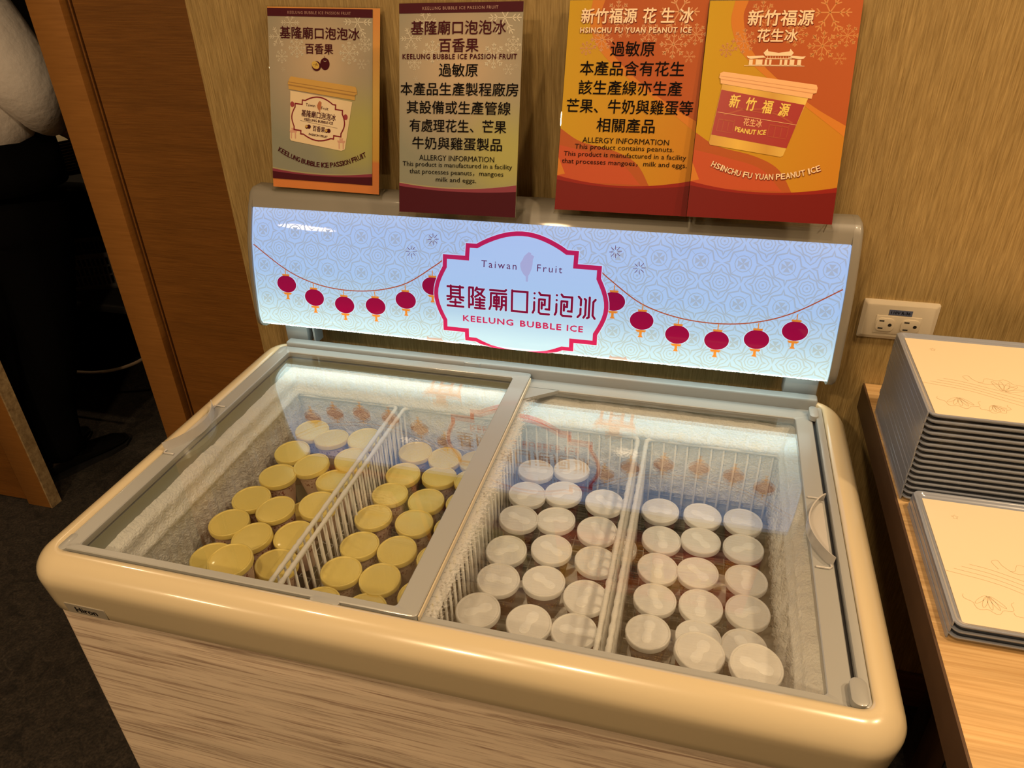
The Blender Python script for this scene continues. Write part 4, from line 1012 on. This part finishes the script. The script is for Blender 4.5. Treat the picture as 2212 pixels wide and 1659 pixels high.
Dp, w_, h = poster(-.0305, -.0310, 1.150, ZC - .3750, 1.270, ZC - .083, .2130, 'D', 'orange poster with a picture of a red and gold tub, rightmost of the four')
Box('paper_sheet', 0, w_, -.0001, .0009, 0, h, cd_mat('peanut_print', w_, h), Dp)
holder(Dp, w_, h, .075, side=.0015, front=False)
peanut_bg(Dp, w_, h, FC)
sh_text(Dp, '新竹福源', .078, .27, .70, .0215, bold=.018); sh_text(Dp, '花生冰', .155, .345, .61, .0180, bold=.018)
Q = lambda L: [(x * w_, h * (1 - f)) for x, f in L]
bm = bmesh.new()
for L in ([(.28, .2885), (.68, .2885), (.68, .2905), (.28, .2905)], [(.40, .232), (.425, .2135), (.43, .225), (.50, .232), (.57, .225), (.575, .2135), (.60, .232), (.585, .245), (.415, .245)],
          [(.29, .246), (.31, .2475), (.40, .244), (.42, .253), (.32, .259), (.30, .256)], [(.71 - .03, .246), (.66, .2475), (.59, .244), (.57, .253), (.65, .259), (.67, .256)]): poly_bm(bm, Q(L))
for x0_, x1_ in ((.31, .335), (.355, .40), (.415, .430), (.445, .46), (.515, .53), (.545, .565), (.58, .61), (.63, .655)):
    poly_bm(bm, Q([(x0_, .262), (x1_, .262), (x1_, .288), (x0_, .288)]))
for k in range(9): stroke(bm, Q([(.43 + .0175 * k, .247), (.43 + .0175 * k, .258)]), .0006, round_=False)
stroke(bm, Q([(.42, .258), (.59, .258)]), .0012, round_=False); stroke(bm, Q([(.31, .2865), (.66, .2865)]), .0009, round_=False)
pdecal(Dp, bm, m_cream_txt, 3, 'temple_print')
m_tubred = mat('red_tub_ink', (.36, .012, .008), .4); m_tubgo = ramp_obj('gold_tub_gradient', [(0, (.50, .24, .02)), (.3, (.78, .48, .05)), (.5, (.60, .32, .03)), (.75, (.84, .60, .12)), (1, (.52, .26, .03))], 'X', 4.7, .4)
m_tublid = mat('pale_tub_lid_ink', (.84, .47, .20), .4); m_tublid2 = mat('tub_lid_edge_ink', (.70, .33, .12), .4); m_tubyel = mat('yellow_lettering_ink', (.85, .62, .10), .4)
bm = bmesh.new(); poly_bm(bm, Q([(.150, .358), (.735, .428), (.730, .436), (.615, .695), (.600, .700), (.108, .655), (.100, .645)])); pdecal(Dp, bm, m_tubgo, 3, 'tub_print')
bm = bmesh.new(); poly_bm(bm, Q([(.145, .400), (.715, .462), (.632, .660), (.110, .607)])); pdecal(Dp, bm, m_tubred, 4, 'tub_band_print')
bm = bmesh.new(); poly_bm(bm, Q([(.125, .325), (.145, .318), (.775, .372), (.785, .385), (.782, .408), (.76, .412), (.755, .434), (.135, .372), (.13, .350), (.12, .346)])); pdecal(Dp, bm, m_tublid, 5, 'tub_lid_print')
bm = bmesh.new(); stroke(bm, Q([(.13, .338), (.78, .395)]), .0006, round_=False); stroke(bm, Q([(.13, .352), (.765, .410)]), .0010, round_=False); pdecal(Dp, bm, m_tublid2, 6, 'tub_lid_line')
bm = bmesh.new(); stroke(bm, Q([(.137, .503), (.677, .553)]), .0007); pdecal(Dp, bm, m_tublid, 6, 'tub_rule')
bm = bmesh.new()
for a, b in ((.15, .26), (.50, .63)):
    for k in range(4): stroke(bm, Q([(a + (b - a) * k / 3, .535 + .02 * (a > .4)), (a + (b - a) * k / 3 - .008, .590 + .02 * (a > .4))]), .0010, round_=False)
    stroke(bm, Q([(a, .535 + .02 * (a > .4)), (b, .545 + .02 * (a > .4))]), .0016, round_=False); stroke(bm, Q([(a - .01, .588 + .02 * (a > .4)), (b - .01, .598 + .02 * (a > .4))]), .0010, round_=False)
stroke(bm, Q([(.18, .515), (.30, .49), (.42, .485), (.55, .51), (.65, .545)]), .0022, round_=False); stroke(bm, Q([(.27, .478), (.33, .492), (.48, .505), (.545, .49)]), .0014, round_=False)
pdecal(Dp, bm, mat('dark_orange_tub_ink', (.42, .055, .012), .4), 5, 'tub_temple_print')
for k, ch in enumerate('新竹福源'):
    b_ = text_bm(ch, height=.0185, width=.0150, bold=.02, shear=.1); xf(b_, (.245 + .113 * k) * w_, h * (1 - (.452 + .0115 * k)), -.09); pdecal(Dp, b_, m_tubyel, 6)
b_ = text_bm('花生冰', height=.0110, width=.0270, bold=.012); xf(b_, .385 * w_, h * (1 - .548), -.09); pdecal(Dp, b_, m_tublid, 6)
b_ = text_bm('PEANUT ICE', height=.0068, width=.045, bold=.03, arc=.002); xf(b_, .375 * w_, h * (1 - .590), -.09); pdecal(Dp, b_, m_tubyel, 6)
for lay, dx, m in ((4, .0009, m_swD), (5, 0, m_cream_txt)):
    bm = bmesh.new(); fx0, fx1 = .135, .875
    arctext(Dp, w_, h, 'HSINCHU FU YUAN PEANUT ICE', fx0 + dx * 4, fx1 + dx * 4, .742 + dx * 3, .795 + dx * 3, .0082, m, lay, bold=.03)
    bm.free()

# ------------------------------------------------------------------ buffet table and trays at the right
TT = .837
TB = empty('buffet_table', (.9, .5, 0), 'oak-topped buffet table with a dark walnut edge, right of the freezer', 'table')
TI = Matrix.Translation(-Vector(TB.location))
def tp(o): o.parent = TB; o.matrix_parent_inverse = TI; return o
tp(Box('tabletop', .3165, 1.9, -.60, 1.283, TT - .004, TT, m_oak)); tp(Box('apron', .3135, 1.9, -.60, 1.283, TT - .052, TT - .004, m_dark_wood))
tp(Box('edge_strip', .3132, .3165, -.60, 1.283, TT - .052, TT - .0002, m_dark_wood))
for y in (-.52, 1.10): tp(Box('leg', 1.75, 1.81, y, y + .06, 0, TT - .05, m_dark_wood, bev=.003)); tp(Box('leg', .55, .61, y, y + .06, 0, TT - .05, m_dark_wood, bev=.003))
# trays
TW, TD, PT = .37, .250, .0096
def tray_me():
    bm = bmesh.new(); rr = lambda i, z, r=.010: [(x, y, z) for x, y in rrect(i, TW - i, i, TD - i, r, 4)]
    loft(bm, [rr(.010, .0004), rr(.004, .0022), rr(.0008, .0062), rr(.0, .0080), rr(.0004, .0092), rr(.0018, .0096), rr(.0034, .0090), rr(.0050, .0072), rr(.012, .0030, .012)], cap0=True, cap1=True)
    box(bm, -.0006, .0016, .006, TD - .006, .0002, .0094, .0004, 1)
    bmesh.ops.recalc_face_normals(bm, faces=bm.faces[:])
    me = bpy.data.meshes.new('serving_tray'); bm.to_mesh(me); bm.free(); me.materials.append(m_tray)
    for p in me.polygons: p.use_smooth = True
    me.set_sharp_from_angle(angle=math.radians(40)); return me
tray = tray_me()
def paper(T):
    Box('paper_liner', .011, TW - .011, .010, TD - .012, .0036, .0052, m_menu, T)
    bm = bmesh.new(); rnd = random.Random(3); z = .0054
    lines = []
    # trailing flourish from the left middle to the lower right
    for k in range(4):
        lines.append(curve_through([(.012 + .01 * k, .095 + .006 * k), (.07, .083 + .008 * k), (.13, .055 + .010 * k), (.20, .030 + .012 * k), (.30, .02 + .01 * k)], 8))
    for (x, y, r, a) in ((.050, .062, .024, -1.6), (.115, .090, .030, 1.1), (.165, .060, .026, 1.5), (.090, .050, .018, -1.2), (.23, .050, .03, 1.2), (.20, .025, .02, -1.0)):
        for q in range(5):
            b = a + (q - 2) * .38; c_, s_ = math.cos(b), math.sin(b)
            lines.append(circle_pts(x + c_ * r * .55, y + s_ * r * .55, r * .45, r * .10, 12, rot=b) + [(x + c_ * r, y + s_ * r)])
        lines.append([(x + r * 1.15 * math.cos(a + t) * (1 + .10 * math.sin(t * 9)), y + r * 1.15 * math.sin(a + t) * (1 + .1 * math.sin(t * 9))) for t in [-1.4 + 2.8 * q / 24 for q in range(25)]])
    lines.append(curve_through([(.075, .112), (.070, .124), (.078, .128), (.082, .118), (.095, .108), (.118, .112), (.135, .104)], 8))
    for L in lines: stroke(bm, [(p[0], p[1]) for p in L], .00055, round_=False)
    for sx, sy in ((.046, .205), (.30, .20)):
        stroke(bm, [(sx + (.0045 if q % 2 == 0 else .002) * math.sin(PI * q / 5), sy + (.0045 if q % 2 == 0 else .002) * math.cos(PI * q / 5)) for q in range(10)], .0004, True)
    for v in bm.verts: v.co.z = z
    tag(build('flourish_print', bm, m_menu_line, T), 'thin line drawing of leaves and a small star')
def put_tray(x, y, z, label, group, top=False):
    if top:
        T = empty('serving_tray', (x, y, z), label, 'tray', group); o = bpy.data.objects.new('tray_shell', tray); C.objects.link(o); o.parent = T; paper(T); return T
    o = bpy.data.objects.new('serving_tray', tray); C.objects.link(o); o.location = (x, y, z); tag(o, label, 'tray', group); return o
G1, G2 = 'trays in the tall stack', 'trays in the low front stack'
NS = ['bottom', 'second', 'third', 'fourth', 'fifth', 'sixth', 'seventh', 'eighth', 'ninth', 'tenth', 'eleventh', 'twelfth', 'thirteenth', 'fourteenth', 'fifteenth', 'top']
for k in range(16):
    jx = random.uniform(-.0008, .0008)
    lab = ('grey tray with a cream paper sheet, topmost of the tall stack' if k == 15 else 'bottom grey tray of the tall stack by the wall' if k == 0 else 'plain grey tray, %s from the bottom of the tall stack' % NS[k])
    put_tray(.3195 + jx, .941, TT + k * PT, lab, G1, k == 15)
for k in range(3):
    lab = ['bottom grey tray of the low front stack', 'middle grey tray of the low front stack', 'grey tray with a cream paper sheet, topmost of the low front stack'][k]
    put_tray(.3270 + .0006 * k, .686, TT + k * PT, lab, G2, k == 2)

# ------------------------------------------------------------------ wall outlet
OU = empty('wall_outlet', (.3415, YB, ZC - .581), 'ivory double power socket with a blue sticker on the gold wall', 'outlet')
bm = bmesh.new()
pts = lambda i, y: [(x, y, z) for x, z in rrect(-.0605 + i, .0605 - i, -.036 + i, .036 - i, .003, 3)]
loft(bm, [pts(0, -.0002), pts(0, -.005), pts(.006, -.0085), pts(.0065, -.0087)], cap1=True); bmesh.ops.recalc_face_normals(bm, faces=bm.faces[:])
build('face_plate', bm, m_outlet, OU, angle=30)
Box('socket_insert', -.036, .036, -.0098, -.008, -.024, .010, m_outlet, OU, bev=.0006)
for cx in (-.020, .020):
    bm = bmesh.new(); pp = rrect(cx - .0145, cx + .0145, -.0195, .0055, .008, 5)
    loft(bm, [[(x, -.0097, z) for x, z in pp], [(x, -.0112, z) for x, z in pp], [(cx + (x - cx) * .93, -.0116, -.007 + (z + .007) * .93) for x, z in pp]], cap1=True); bmesh.ops.recalc_face_normals(bm, faces=bm.faces[:])
    S = build('socket', bm, m_outlet, OU, angle=30)
    for z in (.0005, -.0135): s_ = Box('slot', cx - .0105, cx - .0025, -.0119, -.0112, z - .0012, z + .0012, m_slot, S)
    bm = bmesh.new(); poly = circle_pts(cx + .0075, -.0065, .0030, n=14)
    loft(bm, [[(x, -.0112, z) for x, z in poly], [(x, -.0119, z) for x, z in poly]], cap1=True); bmesh.ops.recalc_face_normals(bm, faces=bm.faces[:])
    build('slot', bm, m_slot, S)
st = Box('sticker', -.018, .019, -.0092, -.0086, .0115, .0215, m_sticker, OU)
bm = text_bm('110V R-36', height=.0050, width=.030, bold=.02)
for v in bm.verts: v.co = Vector((v.co.x + .0005, -.0094, v.co.y + .0165))
build('lettering', bm, m_black_txt, st)

# ------------------------------------------------------------------ waiter beyond the door opening
PE = empty('person', (-1.86, 1.60, 0), 'person in white shirt, black apron, trousers and shoes, standing beyond the door opening', 'person')
PIv = Matrix.Translation(-Vector(PE.location))
def pp_(o): o.parent = PE; o.matrix_parent_inverse = PIv; return o
def skin(name, chains, mat_, sub=2):
    """chains: list of [(x,y,z,r),...]; chains share joints through equal coordinates"""
    idx = {}; V = []; E_ = []; Rr = []
    for ch in chains:
        prev = None
        for x, y, z, r in ch:
            k = (round(x, 3), round(y, 3), round(z, 3))
            if k not in idx: idx[k] = len(V); V.append((x, y, z)); Rr.append(r)
            if prev is not None and prev != idx[k]: E_.append((prev, idx[k]))
            prev = idx[k]
    me = bpy.data.meshes.new(name); me.from_pydata(V, E_, []); ob = bpy.data.objects.new(name, me); C.objects.link(ob)
    sk = ob.modifiers.new('s', 'SKIN'); sk.use_smooth_shade = True
    for i, r in enumerate(Rr):
        me.skin_vertices[0].data[i].radius = (r, r)
    me.skin_vertices[0].data[0].use_root = True
    sb = ob.modifiers.new('u', 'SUBSURF'); sb.levels = sub; sb.render_levels = sub
    dg = bpy.context.evaluated_depsgraph_get(); dg.update()
    m2 = bpy.data.meshes.new_from_object(ob.evaluated_get(dg)); bpy.data.objects.remove(ob)
    m2.name = name
    return link(name, m2, mat_, None, True)
fingers = []
wr = (-1.715, 1.77, 1.125)
hand_chain = [(wr[0], wr[1], wr[2], .026), (-1.720, 1.795, 1.115, .030), (-1.725, 1.825, 1.105, .030)]
body_chains = [[(-1.83, 1.60, 1.00, .12), (-1.84, 1.60, 1.15, .12), (-1.85, 1.60, 1.32, .13), (-1.85, 1.61, 1.44, .10), (-1.85, 1.625, 1.50, .052), (-1.845, 1.65, 1.56, .055)],
    [(-1.85, 1.61, 1.44, .10), (-1.72, 1.60, 1.41, .040), (-1.675, 1.65, 1.20, .036), (wr[0], wr[1], wr[2], .026)] , hand_chain,
    [(-1.85, 1.61, 1.44, .10), (-2.00, 1.60, 1.43, .055), (-2.07, 1.60, 1.18, .042), (-2.06, 1.75, 1.02, .026), (-2.05, 1.80, 1.01, .030), (-2.045, 1.84, 1.005, .030)],
    [(-1.83, 1.60, 1.00, .12), (-1.76, 1.60, .90, .085), (-1.86, 1.60, .50, .055), (-1.965, 1.555, .10, .026), (-1.955, 1.60, .045, .022), (-1.925, 1.68, .035, .018)],
    [(-1.83, 1.60, 1.00, .12), (-1.92, 1.60, .90, .085), (-2.02, 1.58, .50, .055), (-2.11, 1.555, .10, .026), (-2.105, 1.60, .045, .022), (-2.09, 1.68, .035, .018)]]
for base, dirv in (((-1.725, 1.825, 1.105), Vector((-.1, .3, -1))), ((-2.045, 1.84, 1.005), Vector((0, 1, -.1)))):
    sd = dirv.normalized().cross(Vector((0, 0, 1))).normalized(); dv = dirv.normalized()
    for k, L_ in enumerate((.060, .070, .066, .052)):
        o0 = Vector(base) + sd * (.0165 - .0215 * k * .55 * 1.0); a = Vector(base); p1 = o0 + dv * .03; p2 = p1 + dv * L_ * .5 + Vector((0, 0, -.008)); p3 = p2 + dv * L_ * .35 + Vector((0, 0, -.018))
        body_chains.append([(*a, .030), (p1.x, p1.y, p1.z, .009), (p2.x, p2.y, p2.z, .0085), (p3.x, p3.y, p3.z, .007)])
    a = Vector(base) - dv * .03; p1 = a + sd * .035 + dv * .02; p2 = p1 + dv * .03 + sd * .008
    body_chains.append([(*Vector(base), .030), (p1.x, p1.y, p1.z, .011), (p2.x, p2.y, p2.z, .009)])
pp_(skin('body', body_chains, m_skin))
# head with face turned away from the viewer
bm = bmesh.new(); bmesh.ops.create_uvsphere(bm, u_segments=28, v_segments=20, radius=1)
for v in bm.verts:
    x, y, z = v.co
    fy = y
    sx = .074 * (1 - .16 * max(0, -z)); v.co = Vector((x * sx, fy * .092 + (.006 if z < -.3 and y > .5 else 0), z * .112))
    if y > .8 and abs(x) < .25 and -.35 < z < .25: v.co.y += .016 * (1 - abs(x) / .25)         # nose
    if y > .75 and .08 < z < .3 and .25 < abs(x) < .55: v.co.y -= .006                          # eye sockets
hd = build('head', bm, m_skin, smooth=True); hd.location = (-1.84, 1.665, 1.655); hd.rotation_euler = (0, 0, -.35); pp_(hd)
for sx in (-1, 1):
    bm = bmesh.new(); bmesh.ops.create_uvsphere(bm, u_segments=12, v_segments=8, radius=1)
    for v in bm.verts: v.co = Vector((v.co.x * .010 + sx * .076, v.co.y * .018 - .004, v.co.z * .030 - .002))
    e = build('ear', bm, m_skin, smooth=True); e.parent = hd
    bm = bmesh.new(); bmesh.ops.create_uvsphere(bm, u_segments=12, v_segments=8, radius=.010)
    for v in bm.verts: v.co += Vector((sx * .029, .080, .012))
    e = build('eye', bm, mat('eye_white', (.7, .68, .65), .2), smooth=True); e.parent = hd
bm = bmesh.new(); box(bm, -.022, .022, .084, .092, -.055, -.046, .003); e = build('mouth', bm, mat('lips', (.4, .14, .12), .4)); e.parent = hd
bm = bmesh.new(); bmesh.ops.create_uvsphere(bm, u_segments=28, v_segments=20, radius=1)
bmesh.ops.delete(bm, geom=[v for v in bm.verts if (v.co.y > .45 and v.co.z < .45) or v.co.z < -.45], context='VERTS')
for v in bm.verts: v.co = Vector((v.co.x * .082, v.co.y * .099 - .004, v.co.z * .121))
e = build('hair', bm, m_hair, smooth=True); e.parent = hd
# clothes
def cloth(name, rings, m, cap0=True, cap1=True, sm=True):
    bm = bmesh.new(); loft(bm, rings, cap0=cap0, cap1=cap1); bmesh.ops.recalc_face_normals(bm, faces=bm.faces[:]); return pp_(build(name, bm, m, smooth=sm))
pp_(skin('trousers', [[(-1.83, 1.605, 1.06, .17), (-1.825, 1.605, .97, .175), (-1.79, 1.60, .86, .118), (-1.815, 1.595, .70, .098), (-1.865, 1.59, .50, .085), (-1.935, 1.57, .28, .074), (-1.968, 1.56, .055, .080)],
   [(-1.825, 1.605, .97, .175), (-1.90, 1.60, .86, .118), (-1.96, 1.59, .70, .098), (-2.02, 1.58, .50, .085), (-2.07, 1.57, .28, .074), (-2.12, 1.56, .055, .074)]], m_black_cloth))
sh = [[(-1.84, 1.60, 1.05, .165), (-1.85, 1.60, 1.20, .170), (-1.85, 1.60, 1.36, .165), (-1.85, 1.61, 1.47, .09)], [(-1.85, 1.60, 1.36, .165), (-1.71, 1.59, 1.43, .125), (-1.650, 1.60, 1.32, .105), (-1.628, 1.62, 1.235, .080), (-1.660, 1.66, 1.180, .058), (-1.695, 1.73, 1.140, .038)],
      [(-1.85, 1.60, 1.36, .165), (-1.98, 1.60, 1.43, .085), (-2.05, 1.60, 1.30, .072), (-2.07, 1.62, 1.18, .060), (-2.065, 1.74, 1.04, .038)]]
so = pp_(skin('shirt', sh, m_shirt)); so['label'] = 'loose white shirt with full sleeves'
cloth('apron', [ell((-1.835, 1.60, 1.005), .190, .165, 28), ell((-1.84, 1.60, 1.10), .196, .172, 28, tx=-.25), ell((-1.85, 1.60, 1.215), .198, .182, 28, tx=-.75), ell((-1.852, 1.60, 1.262), .192, .178, 28, tx=-.95)], m_black_cloth)
def shoe(x, y, ang):
    bm = bmesh.new(); rings = []
    for t, hw, hz in ((0, .026, .060), (.03, .034, .078), (.09, .038, .085), (.15, .040, .062), (.21, .046, .048), (.26, .040, .040), (.295, .018, .026)):
        rings.append([(hw * math.cos(a), t, .004 + max(0, .5 + .5 * math.sin(a)) ** .7 * hz) for a in [2 * PI * k / 16 for k in range(16)]])
    loft(bm, rings, cap0=True, cap1=True); bmesh.ops.recalc_face_normals(bm, faces=bm.faces[:])
    o = build('shoe', bm, m_shoe, smooth=True); o.location = (x, y, 0); o.rotation_euler = (0, 0, ang); pp_(o)
    bm = bmesh.new(); sole = [(.028, 0), (.038, .05), (.040, .14), (.049, .21), (.040, .27), (.012, .303), (-.012, .303), (-.040, .27), (-.047, .21), (-.036, .14), (-.036, .05), (-.028, 0)]
    loft(bm, [[(a, b, 0) for a, b in sole], [(a, b, .012) for a, b in sole]], cap0=True, cap1=True)
    s_ = build('sole', bm, m_dark_gap); s_.parent = o; return o
shoe(-2.005, 1.505, -.36); shoe(-2.15, 1.50, -.25)

PE.location.x -= .085
# service room furniture
SV = empty('service_counter', (-2.1, 2.0, 0), 'dark service counter in the unlit room behind the person', 'counter')
SVi = Matrix.Translation(-Vector(SV.location))
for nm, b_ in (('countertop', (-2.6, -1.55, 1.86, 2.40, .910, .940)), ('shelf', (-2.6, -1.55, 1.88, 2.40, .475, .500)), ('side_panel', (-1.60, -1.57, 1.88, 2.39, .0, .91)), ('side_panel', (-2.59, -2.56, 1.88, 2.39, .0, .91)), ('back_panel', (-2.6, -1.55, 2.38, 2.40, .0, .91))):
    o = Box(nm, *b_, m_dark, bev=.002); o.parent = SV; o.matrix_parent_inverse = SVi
bm = bmesh.new(); lathe(bm, [(.055, 0), (.060, .001), (.095, .0085), (.108, .0115), (.1085, .0125), (.107, .013), (.094, .0105), (.058, .0035)], 40, cap1=True)
plate_me = bpy.data.meshes.new('plate'); bm.to_mesh(plate_me); bm.free(); plate_me.materials.append(m_china)
for p in plate_me.polygons: p.use_smooth = True
ORD2 = ['first', 'second', 'third', 'fourth', 'fifth', 'sixth', 'seventh', 'eighth', 'ninth', 'tenth', 'eleventh']
for k in range(11):
    o = bpy.data.objects.new('plate', plate_me); C.objects.link(o); o.location = (-2.095 + random.uniform(-.001, .001), 1.985, .940 + .0092 * k)
    tag(o, '%s cream china plate of the stack on the dark counter' % ('topmost' if k == 10 else 'bottom' if k == 0 else ORD2[10 - k] + ' from top'), 'plate', 'stack of plates on the service counter')
CR = empty('plastic_crate', (-2.13, 2.10, .50), 'grey slotted plastic crate on the shelf under the service counter', 'crate'); CR.rotation_euler = (0, 0, .5)
Box('crate_floor', -.14, .14, -.10, .10, .0, .006, m_crate, CR)
for (x0, x1, y0, y1) in ((-.14, .14, -.10, -.094), (-.14, .14, .094, .10), (-.14, -.134, -.094, .094), (.134, .14, -.094, .094)):
    bm = bmesh.new(); hor = x1 - x0 > y1 - y0
    for z0, z1 in ((0, .018), (.050, .056), (.084, .090), (.118, .135)): box(bm, x0, x1, y0, y1, z0, z1)
    n = 18 if hor else 12
    for k in range(n + 1):
        if hor: c = x0 + (x1 - x0 - .005) * k / n; box(bm, c, c + .005, y0, y1, .018, .118)
        else: c = y0 + (y1 - y0 - .005) * k / n; box(bm, x0, x1, c, c + .005, .018, .118)
    build('slotted_wall', bm, m_crate, CR)
bm = bmesh.new(); tube(bm, curve_through([(-2.45, 1.86, .30), (-2.30, 1.86, .225), (-2.16, 1.86, .222), (-2.04, 1.86, .245), (-1.92, 1.86, .29), (-1.80, 1.86, .36)], 8), .006, 8)
tag(build('power_cable', bm, m_cable, smooth=True), 'thin grey cable sagging below the service counter', 'cable')
